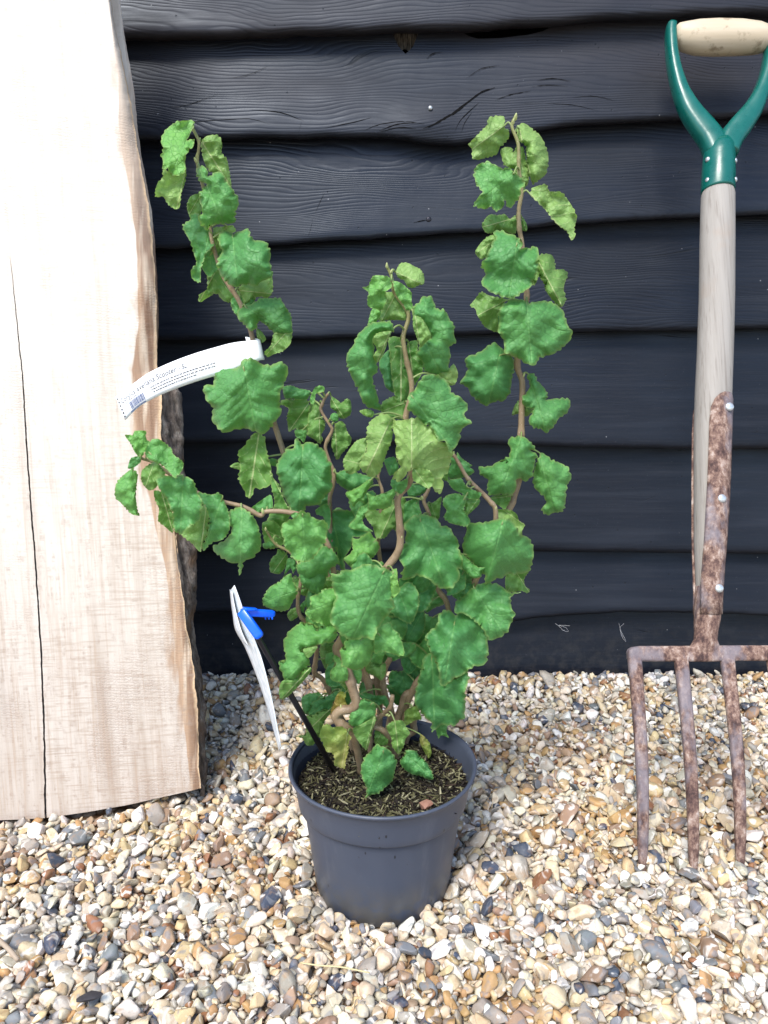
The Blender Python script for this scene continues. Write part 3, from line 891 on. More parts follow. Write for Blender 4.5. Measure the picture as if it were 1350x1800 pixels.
# ------------------------------------------------------------------ contorted hazel: stems
def mat_stem():
    q = NT('hazel_bark')
    p = q.pos()
    a = q.attr('young')
    n = q.noise(q.scale(p, (1, 1, 0.5)), 160, 4, 0.6)
    sp = q.maprange(q.vor(p, 420), 0.10, 0.16, 1, 0)
    c = q.mix(n, (0.17, 0.110, 0.065), (0.36, 0.27, 0.17))
    c = q.mix(a, c, (0.20, 0.22, 0.075))
    c = q.mix(q.math('MULTIPLY', sp, 0.85), c, (0.52, 0.45, 0.34))
    c = q.mix(q.math('MULTIPLY', q.maprange(q.noise(p, 70, 4, 0.6), 0.52, 0.66), 0.55), c, (0.10, 0.065, 0.035))
    return q.fin(c, 0.5, q.bump(n, 0.4, 0.0008), 0.4)
M_STEM = mat_stem()
shrub = empty('hazel_shrub', (POTC[0], POTC[1], SOILZ))
tag(shrub, 'contorted hazel shrub with twisted stems and crinkled green leaves in the grey pot', 'shrub')
# px points from the tip to the compost, depth at the tip, radius px tip and base, the fraction that is green
STEMS = {
 'a': ([(680,468),(688,486),(693,514),(718,552),(709,591),(713,624),(724,683),(713,734),(716,780),(723,823),(718,851),(700,874),(701,905),(704,950),(697,975),(676,1002),(640,1050),(600,1125),(592,1142),(605,1165),(613,1185),(621,1215),(626,1235),(617,1246),(599,1249),(590,1260),(600,1273),(618,1285),(629,1324),(636,1366)], 0.655, 2.6, 9.3, 0.25),
 'b': ([(907,203),(900,222),(911,254),(912,298),(917,336),(912,370),(913,402),(918,433),(926,518),(918,570),(909,639),(918,671),(917,720),(916,764),(914,830),(902,876),(887,913),(868,955),(835,1010),(834,1045),(806,1105),(772,1162),(733,1210),(713,1222),(706,1243),(698,1265),(690,1300),(686,1335)], 0.735, 2.6, 8.2, 0.22),
 'c': ([(337,222),(349,247),(349,265),(347,287),(362,350),(372,420),(390,480),(409,511),(423,535),(441,583),(448,622),(462,680),(478,730),(484,750),(492,775),(503,810),(520,870),(535,920),(560,980),(592,1050),(627,1125),(660,1180),(664,1202),(675,1223),(686,1248),(680,1290),(672,1330)], 0.725, 2.4, 7, 0.22),
 'd': ([(577,692),(571,700),(566,712),(564,720),(570,732),(580,747),(584,756),(577,771),(572,787),(579,811),(586,828),(586,850),(580,873),(580,890),(582,950),(590,1030),(612,1100),(648,1160),(640,1190),(648,1199),(663,1203),(668,1260),(664,1325)], 0.74, 2.2, 6, 0.0),
 'e': ([(226,766),(240,792),(248,805),(272,814),(310,842),(355,870),(393,882),(429,891),(457,906),(469,899),(511,901),(548,918),(575,955),(590,1020),(615,1100),(642,1180),(652,1240),(650,1340)], 0.655, 2.2, 6.5, 0.15),
 'f': ([(467,931),(484,956),(506,968),(522,984),(529,1016),(524,1048),(524,1070),(529,1084),(545,1103),(556,1140),(554,1167),(553,1183),(565,1192),(576,1208),(588,1240),(606,1275),(622,1330)], 0.68, 2.0, 5.5, 0.2),
 'g': ([(797,799),(807,815),(818,835),(829,849),(845,864),(861,881),(871,897),(868,940),(845,1000),(833,1030),(820,1080),(790,1140),(752,1195),(727,1262),(729,1285),(717,1294),(711,1318)], 0.70, 3.0, 7.5, 0.0),
 'h': ([(748,770),(758,820),(754,858),(745,879),(754,904),(764,960),(768,1029),(783,1054),(789,1074),(797,1110),(780,1150),(740,1190),(718,1230),(708,1270),(700,1330)], 0.72, 2.2, 6.5, 0.1),
 'i': ([(672,800),(670,815),(665,840),(672,864),(669,900),(665,945),(667,975),(680,1070),(690,1140),(677,1175),(673,1198),(678,1225),(688,1252),(684,1300),(680,1330)], 0.715, 2.0, 6.0, 0.1),
 'j': ([(690,1222),(686,1243),(673,1255),(657,1275),(672,1283),(683,1297),(687,1316),(700,1331),(701,1345)], 0.69, 3.5, 6.0, 0.0),
}
stem_obj, stem_px = {}, {}
def stem_mm(px, Y): return px * (Y * CP + 0.2) / FPX
for key, (pts, ytip, r0, r1, yg) in STEMS.items():
    pp = catmull(np.array(pts, float), 7)
    seg = np.linalg.norm(np.diff(pp, axis=0), axis=1); s = np.r_[0, np.cumsum(seg)]; s /= s[-1]
    ybase = Pz(pp[-1][0], pp[-1][1], SOILZ - 0.004)[1]
    ym = 0.69
    wob = np.array([0.006 * math.sin(9 * t + ord(key)) for t in s])
    Ys = np.interp(s, [0, 0.55, 0.9, 1], [ytip, 0.6 * ytip + 0.4 * ybase, ybase + (0 if key != 'a' else -0.03), ybase]) + wob * np.sin(np.pi * s)
    P3 = np.array([P(u, v, y) for (u, v), y in zip(pp, Ys)])
    rad = np.array([(r0 + (r1 - r0) * t ** 0.8) for t in s]) * (np.array(Ys) * CP + (CH - P3[:, 2]) * SP) / FPX
    rad *= 1 - 0.38 * np.clip((s - 0.86) / 0.12, 0, 1)
    rad *= np.array([1 + 0.13 * mnoise.noise(Vector((t * 40, ord(key), 0))) + 0.26 * max(0, math.sin(t * 62 + ord(key))) ** 14 for t in s])
    V, F = tube(P3, rad, 10)
    o = mesh_obj('stem', V, F, M_STEM, shrub)
    fattr(o.data, 'young', np.repeat(np.clip((yg - s) / max(yg, 1e-3), 0, 1) if yg > 0 else s * 0, 10))
    stem_obj[key] = o
    stem_px[key] = (pp, Ys, P3)

# ------------------------------------------------------------------ leaves
def mat_leaf():
    q = NT('hazel_leaf')
    uvx = q.attr('lu'); vv = q.attr('lv'); ed = q.attr('edge')
    age = q.attr('age'); yel = q.attr('yel'); rn = q.attr('rnd')
    p = q.vmath('ADD', q.pos(), q.comb(rn, rn, rn))
    av = q.math('ABSOLUTE', vv)
    wig = q.math('MULTIPLY', q.math('SUBTRACT', q.noise(p, 45, 2), 0.5), 0.10)
    mid = q.maprange(q.math('ADD', av, 0.0), 0.006, 0.016, 1, 0)
    bend = q.math('SUBTRACT', q.math('MULTIPLY', av, 1.15), q.math('MULTIPLY', q.math('MULTIPLY', av, av), 0.75))
    side = q.maprange(q.attr('vein'), 0.04, 0.26, 1, 0)
    cells = q.maprange(q.vor(p, 210, 'DISTANCE_TO_EDGE'), 0.0, 0.11, 1, 0)
    vein = q.math('MAXIMUM', mid, q.math('MULTIPLY', side, 0.75))
    blot = q.noise(p, 26, 3, 0.5)
    back = q.n('ShaderNodeNewGeometry').outputs['Backfacing']
    # upper side
    top = q.mix(age, (0.066, 0.262, 0.078), (0.210, 0.485, 0.080))
    top = q.mix(q.math('MULTIPLY', blot, 0.40), top, (0.135, 0.400, 0.155))
    top = q.mix(q.math('MULTIPLY', vein, 0.50), top, (0.21, 0.48, 0.15))
    top = q.mix(q.math('MULTIPLY', cells, 0.30), top, (0.035, 0.160, 0.050))
    und = q.mix(age, (0.095, 0.265, 0.050), (0.29, 0.470, 0.135))
    und = q.mix(q.math('MULTIPLY', vein, 0.75), und, (0.58, 0.66, 0.32))
    und = q.mix(q.math('MULTIPLY', cells, 0.22), und, (0.12, 0.25, 0.07))
    c = q.mix(back, top, und)
    c = q.mix(q.math('MULTIPLY', q.maprange(ed, 0.05, 0.0), 0.6), c, (0.30, 0.40, 0.12))
    yc = q.mix(q.maprange(q.noise(p, 25, 3), 0.4, 0.62), (0.30, 0.34, 0.05), (0.45, 0.25, 0.08))
    c = q.mix(yel, c, yc)
    spots = q.maprange(q.noise(p, 130, 3, 0.6), 0.74, 0.78)
    c = q.mix(q.math('MULTIPLY', spots, 0.55), c, (0.12, 0.07, 0.03))
    h = q.math('ADD', q.math('MULTIPLY', vein, -0.5), q.math('ADD', q.math('MULTIPLY', cells, -0.5), q.math('MULTIPLY', q.noise(p, 150, 4, 0.6), 1.1)))
    nrm = q.bump(h, 0.65, 0.0010)
    q.fin(c, q.maprange(blot, 0.3, 0.7, 0.44, 0.56), nrm, 0.5)
    tr = q.n('ShaderNodeBsdfTranslucent')
    q.l(q.mix(0.5, c, (0.22, 0.46, 0.04)), tr.inputs['Color'])
    mx = q.n('ShaderNodeMixShader'); mx.inputs[0].default_value = 0.36
    q.l(q.b.outputs[0], mx.inputs[1]); q.l(tr.outputs[0], mx.inputs[2]); q.l(mx.outputs[0], q.out.inputs['Surface'])
    return q.m
M_LEAF = mat_leaf()

REG = {'A': (180, 180, 3.75), 'B': (180, 560, 2.8125), 'C': (560, 440, 3.912), 'D': (780, 180, 4.738), 'E': (780, 500, 4.092), 'F': (440, 640, 5.625),
       'G': (440, 860, 5.625), 'H': (580, 780, 5.625), 'I': (740, 780, 5.625), 'J': (460, 1060, 5.625), 'K': (660, 960, 4.821), 'M': (540, 1160, 5.192), 'N': (440, 820, 2.596)}
# each leaf: list of pieces (region, traced outline, petiole end, tip, depth from its stem in cm, side seen, youth)
def lf(reg, ol, base, tip, d, side='T', age=0.2, *more, yel=0.0, stem=None, label=None):
    return dict(pieces=[(reg, ol, base, tip, d, side, age)] + list(more), yel=yel, stem=stem, label=label)
LEAVES = [
# left tall stem
lf('A', '490,125 540,120 605,120 590,180 560,250 605,240 600,290 560,330 545,390 550,440 520,480 460,480 430,440 395,440 400,390 385,350 400,300 385,260 400,200 440,160', (595,160), (450,480), -2, 'T', .85,
   ('A', '400,440 470,470 550,440 545,530 520,600 510,690 480,705 430,670 400,620 350,625 350,570 370,520 395,500', (550,440), (490,700), -1.7, 'U', .8), stem='c'),
lf('A', '650,260 690,220 765,215 790,270 785,330 820,370 835,440 845,500 850,560 800,520 740,470 700,450 670,390 655,330', (655,260), (850,560), .8, 'U', .7, stem='c'),
lf('A', '620,440 655,415 690,440 700,490 740,460 790,460 810,510 850,560 890,620 900,670 880,720 875,790 830,800 760,800 720,810 690,840 650,810 630,760 660,720 640,650 640,590 690,540 640,520 620,480', (640,430), (800,810), -2, 'T', .35, stem='c'),
lf('A', '555,680 580,620 640,600 650,660 650,720 640,760 600,740 570,740', (640,620), (570,740), 1.5, 'U', .2, stem='c'),
lf('A', '525,810 580,770 570,740 630,730 650,800 700,840 740,880 730,950 690,990 670,1040 650,1100 645,1190 590,1160 585,1100 620,1060 600,990 580,920 545,860', (710,800), (640,1190), 0, 'T', .15, stem='c'),
lf('A', '760,890 800,840 850,860 885,860 960,830 990,900 1080,920 1110,990 1105,1060 1125,1130 1110,1160 1060,1170 1020,1210 940,1200 880,1220 820,1190 780,1140 755,1080 760,1030 790,980 765,930', (855,860), (895,1225), -3, 'T', .2, stem='c'),
lf('A', '730,830 780,820 860,810 880,850 830,870 780,900 780,980 700,1010 740,950', (820,815), (710,1010), .5, 'U', .6, stem='c'),
lf('A', '710,1010 780,990 800,1060 800,1160 840,1220 880,1250 870,1320 800,1310 750,1260 690,1290 640,1320 635,1270 690,1230 690,1130', (790,1030), (640,1310), 1.5, 'U', .15, stem='c'),
lf('A', '920,1200 1000,1190 1110,1130 1125,1240 1090,1290 1030,1280 990,1310 930,1340 890,1330 880,1250', (900,1240), (1110,1260), .6, 'U', .5, stem='c'),
lf('A', '890,1400 900,1350 980,1330 1040,1290 1100,1290 1170,1290 1210,1350 1245,1410 1250,1530 1190,1530 1130,1520 1080,1470 1030,1440 1020,1480 980,1510 930,1460 895,1430', (950,1350), (1240,1540), -2, 'T', .3,
   ('A', '1130,1520 1190,1525 1250,1515 1240,1590 1190,1640 1130,1660 1090,1680 1065,1650 1110,1600', (1200,1530), (1075,1670), -1.8, 'U', .5), stem='c'),
lf('A', '1015,1490 1050,1510 1080,1560 1050,1585 1020,1550', (1015,1490), (1060,1585), -.5, 'U', .5, stem='c'),
lf('B', '500,335 550,320 550,270 570,215 600,205 640,240 680,235 690,205 740,195 780,220 830,230 890,210 920,260 900,320 880,360 880,420 885,470 860,500 840,530 800,570 750,560 720,545 680,545 600,565 560,530 540,500 545,440 510,400', (700,240), (760,572), -4, 'T', .25, stem='c', label='largest leaf on the left stem, broad and flat below the tag'),
lf('B', '750,565 800,580 810,640 835,740 840,810 800,840 750,840 745,870 720,890 700,850 670,790 680,740 670,660 700,630', (775,560), (725,890), -1, 'U', .25, stem='c'),
lf('B', '630,730 665,710 700,725 700,750 665,745', (700,735), (632,730), -.5, 'U', .5, stem='c'),
# small inner left stem
lf('F', '320,230 400,210 480,240 540,250 600,270 580,320 560,350 480,350 400,340 340,340', (600,290), (322,240), -.5, 'T', .1, stem='d'),
lf('F', '300,360 380,345 480,345 560,350 590,420 580,520 640,600 570,650 500,650 440,640 380,670 370,600 360,520 380,440 310,400', (590,370), (380,670), .8, 'U', .05, stem='d'),
lf('F', '600,350 680,380 700,440 700,520 740,570 735,640 700,700 720,740 690,790 640,750 590,720 560,700 570,640 570,520 590,430', (680,385), (690,790), 0, 'U', .3, stem='d'),
lf('F', '590,340 610,280 640,230 690,210 730,225 735,265 700,280 650,290 640,350 620,400 590,380', (690,290), (600,380), -.8, 'T', .6, stem='d'),
lf('F', '440,650 560,650 550,720 530,780 490,740 450,720', (520,650), (530,780), .3, 'T', .4, stem='d'),
lf('F', '800,320 840,340 880,370 900,385 950,340 990,360 1000,440 990,500 930,540 880,530 850,470 800,440 790,400', (780,310), (930,540), 0, 'U', .2, stem='d'),
lf('F', '795,500 830,480 870,500 870,560 820,570 790,540', (800,560), (870,500), -1, 'T', .3, stem='d'),
lf('F', '840,590 900,560 940,600 960,670 1000,730 990,790 940,850 900,890 875,940 845,940 830,890 800,800 810,700 830,650', (835,595), (860,945), 0, 'U', .3, stem='d'),
lf('F', '260,980 300,920 350,850 430,820 440,740 480,740 500,790 560,770 640,780 700,830 740,860 760,920 800,990 800,1060 810,1150 800,1250 740,1300 690,1380 620,1400 560,1400 540,1440 500,1500 440,1510 400,1470 380,1400 350,1350 320,1280 300,1200 270,1100 255,1030', (520,810), (480,1500), -4, 'T', .12, stem='c', label='large dark heart shaped leaf folded along its midrib'),
lf('F', '160,970 210,930 270,950 260,1010 200,1000', (260,970), (165,970), .5, 'T', .4, stem='c'),
lf('F', '190,1050 230,1130 290,1200 330,1330 380,1420 400,1480 360,1560 300,1680 180,1680 160,1560 240,1380 210,1230', (390,1450), (195,1060), 1.8, 'U', .1, stem='e'),
lf('F', '0,1430 60,1380 130,1330 200,1290 220,1340 220,1420 150,1440 60,1480 20,1470', (170,1430), (5,1430), .8, 'T', .3, stem='e'),
lf('F', '710,1200 760,1290 800,1330 770,1390 700,1400 660,1370', (790,1320), (680,1380), 1, 'T', .0, stem='d'),
# low left branch
lf('B', '630,950 680,930 730,960 760,1000 780,1060 785,1130 750,1180 700,1200 690,1250 675,1270 670,1210 640,1210 600,1190 550,1150 550,1120 600,1100 640,1050 620,1000', (690,938), (678,1270), -2, 'T', .3, stem='e'),
lf('B', '470,860 540,870 580,860 610,920 630,970 630,1040 600,1090 540,1110 500,1150 495,1120 520,1060 525,980 500,930', (592,885), (500,1150), -1.4, 'T', .2, stem='e'),
lf('B', '500,920 525,970 520,1060 500,1100 485,1155 440,1110 400,1080 380,1050 440,1000', (515,920), (485,1155), -1.6, 'U', .4, stem='e'),
lf('B', '265,800 300,775 350,780 400,775 450,800 470,860 495,900 490,950 480,1000 430,1030 380,1070 350,1030 345,960 320,900 290,860', (400,778), (385,1070), -2.6, 'T', .2, stem='e'),
lf('B', '255,850 300,860 330,920 350,970 350,1060 310,1030 275,1000 280,940 260,900', (290,850), (350,1060), -.8, 'U', .1, stem='e'),
lf('B', '195,750 230,720 270,710 310,760 300,790 260,840 230,850 200,820 190,790', (255,712), (210,840), -1.8, 'U', .4, stem='e'),
lf('B', '210,650 240,600 280,595 340,640 350,670 400,710 395,750 360,790 340,770 300,730 260,710 220,690', (225,660), (385,780), -2.8, 'T', .5, stem='e'),
lf('B', '110,575 150,575 160,555 215,555 215,590 240,620 210,660 190,690 160,660 140,620', (190,680), (115,575), -2.3, 'T', .75, stem='e'),
lf('B', '125,740 140,690 185,680 190,710 150,740', (190,690), (125,745), -1, 'T', .1, stem='e'),
lf('B', '60,850 75,800 120,760 150,740 175,770 170,820 165,880 175,950 185,975 140,965 90,910 65,890', (150,740), (183,978), -1.8, 'T', .6, stem='e'),
# centre stem
lf('C', '530,150 560,90 610,85 660,110 700,130 725,170 725,230 690,240 650,260 610,250 590,210 550,190', (530,150), (720,235), 0, 'U', .95, stem='a', label='small pale ribbed leaf at the top of the centre stem'),
lf('C', '300,255 340,245 370,180 410,170 490,185 505,250 460,290 470,340 440,410 400,410 340,385 335,330 345,290', (500,200), (340,390), -1, 'T', .75, stem='a'),
lf('C', '450,290 530,290 550,340 600,420 600,480 550,480 470,480 430,490 390,460 430,420 460,350', (530,300), (430,490), .3, 'U', .6, ('C', '340,500 370,400 430,420 420,460 380,510', (430,420), (345,505), -.6, 'T', .7), stem='a'),
lf('C', '510,210 560,220 600,250 640,290 640,350 650,400 610,420 580,370 540,320 520,270', (510,215), (640,400), -.6, 'T', .7, stem='a'),
lf('C', '200,700 240,650 260,590 310,540 350,500 420,490 500,490 520,560 480,560 390,590 380,680 400,780 410,830 370,870 390,950 420,1050 430,1100 380,1090 320,1070 290,1010 270,960 240,900 200,810 190,750', (520,530), (425,1100), -2, 'T', .25,
   ('C', '370,620 400,570 500,555 480,610 460,680 430,740 400,775 375,730 400,680', (490,565), (400,775), -2.6, 'U', .6), stem='a'),
lf('C', '480,600 560,600 580,700 600,800 640,900 620,1000 590,1080 540,1080 520,980 500,850 490,720', (570,600), (565,1080), 1.0, 'U', .1, stem='a'),
lf('C', '420,750 490,680 500,800 520,900 520,980 460,940 440,860 420,820', (490,690), (510,975), 1.6, 'T', .0, stem='a'),
lf('C', '610,640 680,620 680,720 720,760 715,840 680,900 650,940 630,860 610,760', (620,640), (660,940), .9, 'U', .0, stem='a'),
lf('C', '650,380 690,360 710,320 770,315 800,370 810,400 870,410 900,470 935,520 930,570 945,640 900,660 910,740 890,780 900,830 840,870 770,850 720,820 715,770 690,740 670,710 690,670 740,620 775,590 760,560 720,520 700,460 650,480 650,430', (640,420), (845,870), -1.5, 'T', .3,
   ('C', '650,450 700,460 740,510 775,590 740,630 700,670 675,600 650,530', (665,450), (700,680), -2.2, 'U', .6), stem='a'),
lf('C', '790,860 880,830 930,780 960,850 940,920 900,930 850,900', (800,850), (940,930), .2, 'U', .7, yel=.15, stem='a'),
lf('C', '610,1000 660,960 700,880 760,850 830,860 890,910 920,980 980,1010 1030,1080 1000,1130 1055,1190 1010,1210 980,1240 970,1310 930,1370 900,1400 870,1310 830,1320 780,1230 700,1180 670,1140 610,1090 620,1040', (640,1000), (930,1385), -3, 'T', .25, stem='a', label='big crinkled leaf right of the centre stem'),
lf('C', '500,1160 560,1170 620,1160 680,1150 720,1190 790,1220 810,1260 850,1320 900,1340 925,1390 910,1440 890,1530 850,1560 860,1620 830,1680 790,1640 760,1570 720,1510 640,1505 560,1590 510,1570 520,1530 560,1490 530,1400 530,1300 510,1230', (640,1505), (640,1160), -4.5, 'U', 1.0,
   ('C', '650,1500 760,1510 800,1580 760,1640 700,1610 650,1580', (660,1505), (760,1640), -3.6, 'U', .6), stem='a', label='large pale leaf showing its veined underside at the centre'),
lf('C', '330,1240 350,1180 400,1140 450,1120 500,1150 510,1250 500,1320 470,1390 450,1450 420,1530 370,1560 310,1530 280,1480 300,1420 330,1380 330,1310', (500,1160), (320,1540), -3, 'U', .9, stem='a'),
lf('C', '170,1440 210,1370 260,1310 330,1290 330,1370 300,1430 290,1500 230,1540 190,1530 170,1480', (330,1480), (175,1440), -1.6, 'U', .6, stem='i'),
lf('C', '115,1540 170,1510 240,1520 300,1540 370,1560 370,1620 300,1650 220,1660 150,1620 120,1590', (108,1520), (310,1650), -.5, 'T', .15, stem='d'),
lf('H', '165,480 230,460 300,420 380,360 400,400 360,470 330,530 340,590 290,560 250,600 235,620 200,550 170,520', (395,370), (235,620), -1.6, 'T', .8, stem='i'),
lf('C', '280,1105 330,1090 380,1110 370,1150 320,1140', (380,1130), (282,1105), -.5, 'T', 1.0, yel=.2, stem='a'),
lf('C', '440,1040 530,1000 600,1050 600,1110 560,1160 500,1150 430,1110', (590,1050), (430,1110), .6, 'U', .3, stem='a'),
lf('C', '450,1440 520,1420 550,1480 540,1530 490,1550 470,1510', (540,1440), (480,1550), -1.5, 'T', .1, stem='a'),
lf('H', '610,350 700,370 770,340 760,430 700,500 640,460 600,410', (760,350), (610,410), -.8, 'T', .2, stem='a'),
lf('H', '800,380 850,400 960,420 930,480 850,520 780,520 770,440', (820,400), (850,520), .8, 'T', .1, stem='h'),
lf('H', '370,490 440,520 500,500 560,480 620,450 650,480 610,560 600,610 540,640 470,640 430,660 380,640 390,570', (655,480), (375,490), -1.6, 'T', .65, stem='a'),
lf('H', '360,680 430,650 500,670 600,620 660,610 670,720 640,800 590,860 540,920 460,920 430,820 390,770 360,720', (500,920), (640,620), -1.2, 'U', .45, stem='i'),
lf('H', '195,800 250,740 290,640 340,620 390,580 390,640 350,690 320,740 340,800 380,830 420,860 350,860 280,850 210,830', (390,600), (200,800), -2.5, 'T', .45, stem='i'),
lf('H', '145,1130 200,1090 230,1040 220,940 270,950 340,910 390,880 420,930 450,960 480,1020 460,1070 420,1120 350,1190 270,1200 235,1230 200,1200 170,1170', (455,960), (185,1200), -2.5, 'T', .85, stem='i', label='bright yellow green leaf left of the centre stem'),
lf('H', '740,600 800,560 870,540 880,620 900,700 840,740 790,760 740,830 730,720', (870,560), (740,820), .4, 'T', .3, stem='h'),
lf('H', '750,810 800,760 850,730 920,720 1000,740 1080,790 1090,830 1150,830 1200,890 1250,970 1260,1060 1290,1130 1290,1220 1250,1230 1270,1280 1250,1340 1200,1400 1130,1410 1060,1400 1000,1340 950,1310 870,1290 800,1320 740,1330 720,1260 750,1220 710,1150 710,1060 760,980 770,900 750,850', (890,735), (1130,1410), -4, 'T', .2, stem='h', label='large curly leaf right of the thick centre stem'),
lf('H', '740,1330 870,1290 950,1300 1010,1350 1040,1400 1000,1540 960,1620 880,1660 800,1650 700,1688 580,1690 600,1560 650,1480 690,1350', (1035,1400), (600,1670), -1.5, 'T', .0,
   ('H', '810,1380 860,1300 950,1300 990,1360 950,1440 870,1470 830,1430', (960,1310), (850,1470), -2.2, 'T', .2), stem='h'),
# middle left cluster
lf('G', '320,420 330,350 400,310 450,290 500,230 560,240 600,280 660,310 730,320 750,380 740,450 730,520 680,580 650,630 590,690 540,705 480,690 420,670 400,610 350,570 340,500', (512,235), (540,705), -4, 'T', .6, stem='e', label='bright green rounded leaf below the end of the low left branch'),
lf('G', '400,260 440,230 510,250 490,290 450,300', (500,235), (430,300), -2, 'T', .4, stem='e'),
lf('G', '650,210 700,170 760,150 790,220 790,320 770,400 740,330 720,270 660,250', (785,170), (660,240), -2, 'T', .3, stem='d'),
lf('G', '800,240 900,225 1050,230 1040,300 1000,340 1080,400 1170,430 1080,470 1010,480 1000,560 960,620 930,690 940,800 880,740 860,620 850,570 780,580 740,540 760,460 780,380 800,320', (800,240), (935,800), .4, 'T', .0, stem='d'),
lf('G', '470,750 530,700 590,690 660,620 720,570 800,600 860,690 860,740 770,790 760,860 700,870 660,900 570,900 520,870 480,820', (470,730), (850,720), -2, 'T', .4, stem='f'),
lf('G', '440,860 520,880 600,900 700,880 770,870 820,830 800,960 720,1000 660,1050 590,1060 500,1030 450,940', (500,880), (790,900), 1.2, 'U', .05, stem='f'),
lf('G', '190,730 220,670 260,640 270,590 330,610 370,660 360,730 330,800 280,840 200,820 190,770', (370,620), (220,830), 1.8, 'U', .05, stem='f'),
lf('G', '370,690 440,700 450,780 420,830 400,780 350,840 330,880 350,790', (440,690), (335,870), .8, 'T', .25, stem='f'),
lf('G', '120,1090 150,1020 200,960 290,910 340,860 400,830 420,880 440,940 470,1020 440,1080 410,1130 380,1190 300,1210 220,1190 130,1150', (465,1000), (130,1120), -2.5, 'T', .45, stem='f', label='rounded leaf just above the blue clip'),
lf('G', '370,1230 400,1190 470,1170 500,1230 440,1280 400,1300 370,1260', (470,1190), (375,1270), .6, 'U', .3, stem='f'),
lf('G', '500,1140 580,1070 600,1110 540,1170 530,1220 500,1190', (490,1190), (590,1080), .5, 'T', .4, stem='f'),
lf('G', '120,540 200,510 260,560 200,580 140,590', (250,560), (125,560), .3, 'T', .3, stem='f'),
lf('B', '790,1010 850,1000 900,1060 890,1120 830,1140 800,1100', (870,1080), (800,1040), 1.0, 'U', .1, stem='f'),
lf('N', '375,495 400,500 430,480 470,480 500,460 540,455 600,470 650,495 660,540 640,600 650,640 620,670 570,745 560,780 520,770 470,780 420,760 390,720 370,690 395,600 380,540', (612,475), (470,780), -5, 'T', .3, stem='a', label='broad bluish green leaf in front of the thick stem'),
lf('G', '550,1210 600,1150 600,1070 680,1040 720,1000 830,990 880,1050 860,1300 840,1400 700,1320 620,1300 570,1250', (880,1100), (560,1210), -4, 'T', .7, stem='a'),
lf('J', '185,570 250,540 230,440 230,370 280,290 340,240 400,205 490,215 560,250 620,210 690,230 730,290 720,350 660,400 570,410 480,440 410,460 440,500 470,560 470,610 400,660 340,740 310,770 240,740 210,670 190,620', (725,290), (250,740), -4, 'T', .5,
   ('J', '410,462 480,440 550,430 510,500 460,540', (540,432), (440,500), -3.7, 'U', .5), ('J', '240,750 340,745 400,670 470,640 480,680 400,780 320,860 270,910 200,950 180,890 190,800', (470,650), (200,950), -2.8, 'U', .3), stem='a', label='wavy leaf hanging over the black stake'),
lf('J', '470,1100 480,1050 510,980 580,950 650,920 750,870 790,850 750,930 700,980 680,1050 640,1060 560,1070 520,1110', (785,860), (475,1100), -2.2, 'T', .05, stem='f'),
lf('J', '400,940 460,900 530,900 570,950 510,980 480,1040 460,1100 420,1080 400,1010', (560,940), (440,1095), -1.6, 'T', .05, stem='f'),
lf('J', '415,1150 440,1120 530,1110 580,1060 650,1060 690,1030 670,1100 630,1150 600,1220 580,1290 540,1350 520,1390 450,1395 410,1330 350,1310 440,1290 440,1220', (685,1040), (400,1320), -3.5, 'U', .45, stem='f', label='pale leaf hanging over the back left of the pot rim'),
lf('J', '570,1320 590,1240 620,1200 670,1200 700,1230 760,1220 820,1230 850,1280 890,1330 860,1380 860,1460 830,1560 825,1635 780,1630 715,1600 720,1530 690,1480 640,1470 610,1400', (850,1285), (790,1635), -3, 'U', .5, yel=.45, stem='a', label='yellowing leaf with an orange brown edge above the compost'),
lf('J', '740,920 780,880 830,900 820,960 840,1010 780,1020 740,1100 700,1130 690,1060 720,980', (820,900), (700,1130), 1.0, 'U', .5, yel=.95, stem='a', label='orange brown dying leaf behind the low bend of the thick stem'),
lf('J', '680,710 690,660 740,610 710,560 720,520 770,550 800,620 840,640 850,700 840,760 790,770 740,775 690,750', (800,600), (700,760), -1, 'T', .6, stem='a'),
lf('J', '630,690 660,620 710,580 730,600 700,650 680,700 700,750 750,780 790,800 740,820 680,820 640,790', (720,590), (750,815), .6, 'T', .0, stem='f'),
lf('J', '630,560 640,510 690,490 740,510 710,560 680,600 640,600', (740,520), (640,600), .3, 'T', .3, stem='a'),
lf('J', '780,460 830,440 820,400 860,350 960,330 1080,350 1130,440 1120,480 1080,500 1070,570 1030,620 960,650 900,650 850,630 800,620 800,560', (1000,345), (860,640), -4, 'T', .6, stem='a'),
lf('N', '570,770 600,730 640,715 650,745 680,770 700,850 680,862 640,850 600,840 570,850', (580,760), (690,858), -3.6, 'T', .55, stem='a'),
lf('J', '1060,570 1130,490 1220,480 1200,540 1180,600 1130,590', (1080,560), (1215,490), -2.6, 'T', .6,
   ('J', '1030,640 1080,590 1150,620 1220,600 1220,700 1180,760 1120,720 1050,690', (1180,610), (1180,755), -2.4, 'U', .4), stem='i'),
lf('J', '760,770 850,765 880,830 880,900 840,870', (840,770), (860,890), .8, 'U', .6, stem='a'),
lf('J', '900,670 970,650 990,720 960,800 920,760', (905,690), (960,800), .5, 'T', .5, stem='a'),
# low centre
lf('M', '480,320 530,300 620,325 710,330 740,400 720,440 680,400 620,440 590,380 520,370', (490,315), (735,430), -1.6, 'T', .1, stem='k' if False else 'i'),
lf('M', '385,570 400,480 450,400 520,360 610,400 620,470 600,530 520,590 470,610 400,590', (600,400), (400,600), -2.2, 'T', .4, stem='j'),
lf('M', '420,630 480,600 550,560 610,520 620,560 590,640 570,730 540,815 480,750 440,690', (612,530), (535,812), -2.6, 'U', .35, stem='j'),
lf('M', '615,680 620,640 690,640 740,720 720,780 620,770', (690,640), (620,775), 0, 'U', .2, stem='j'),
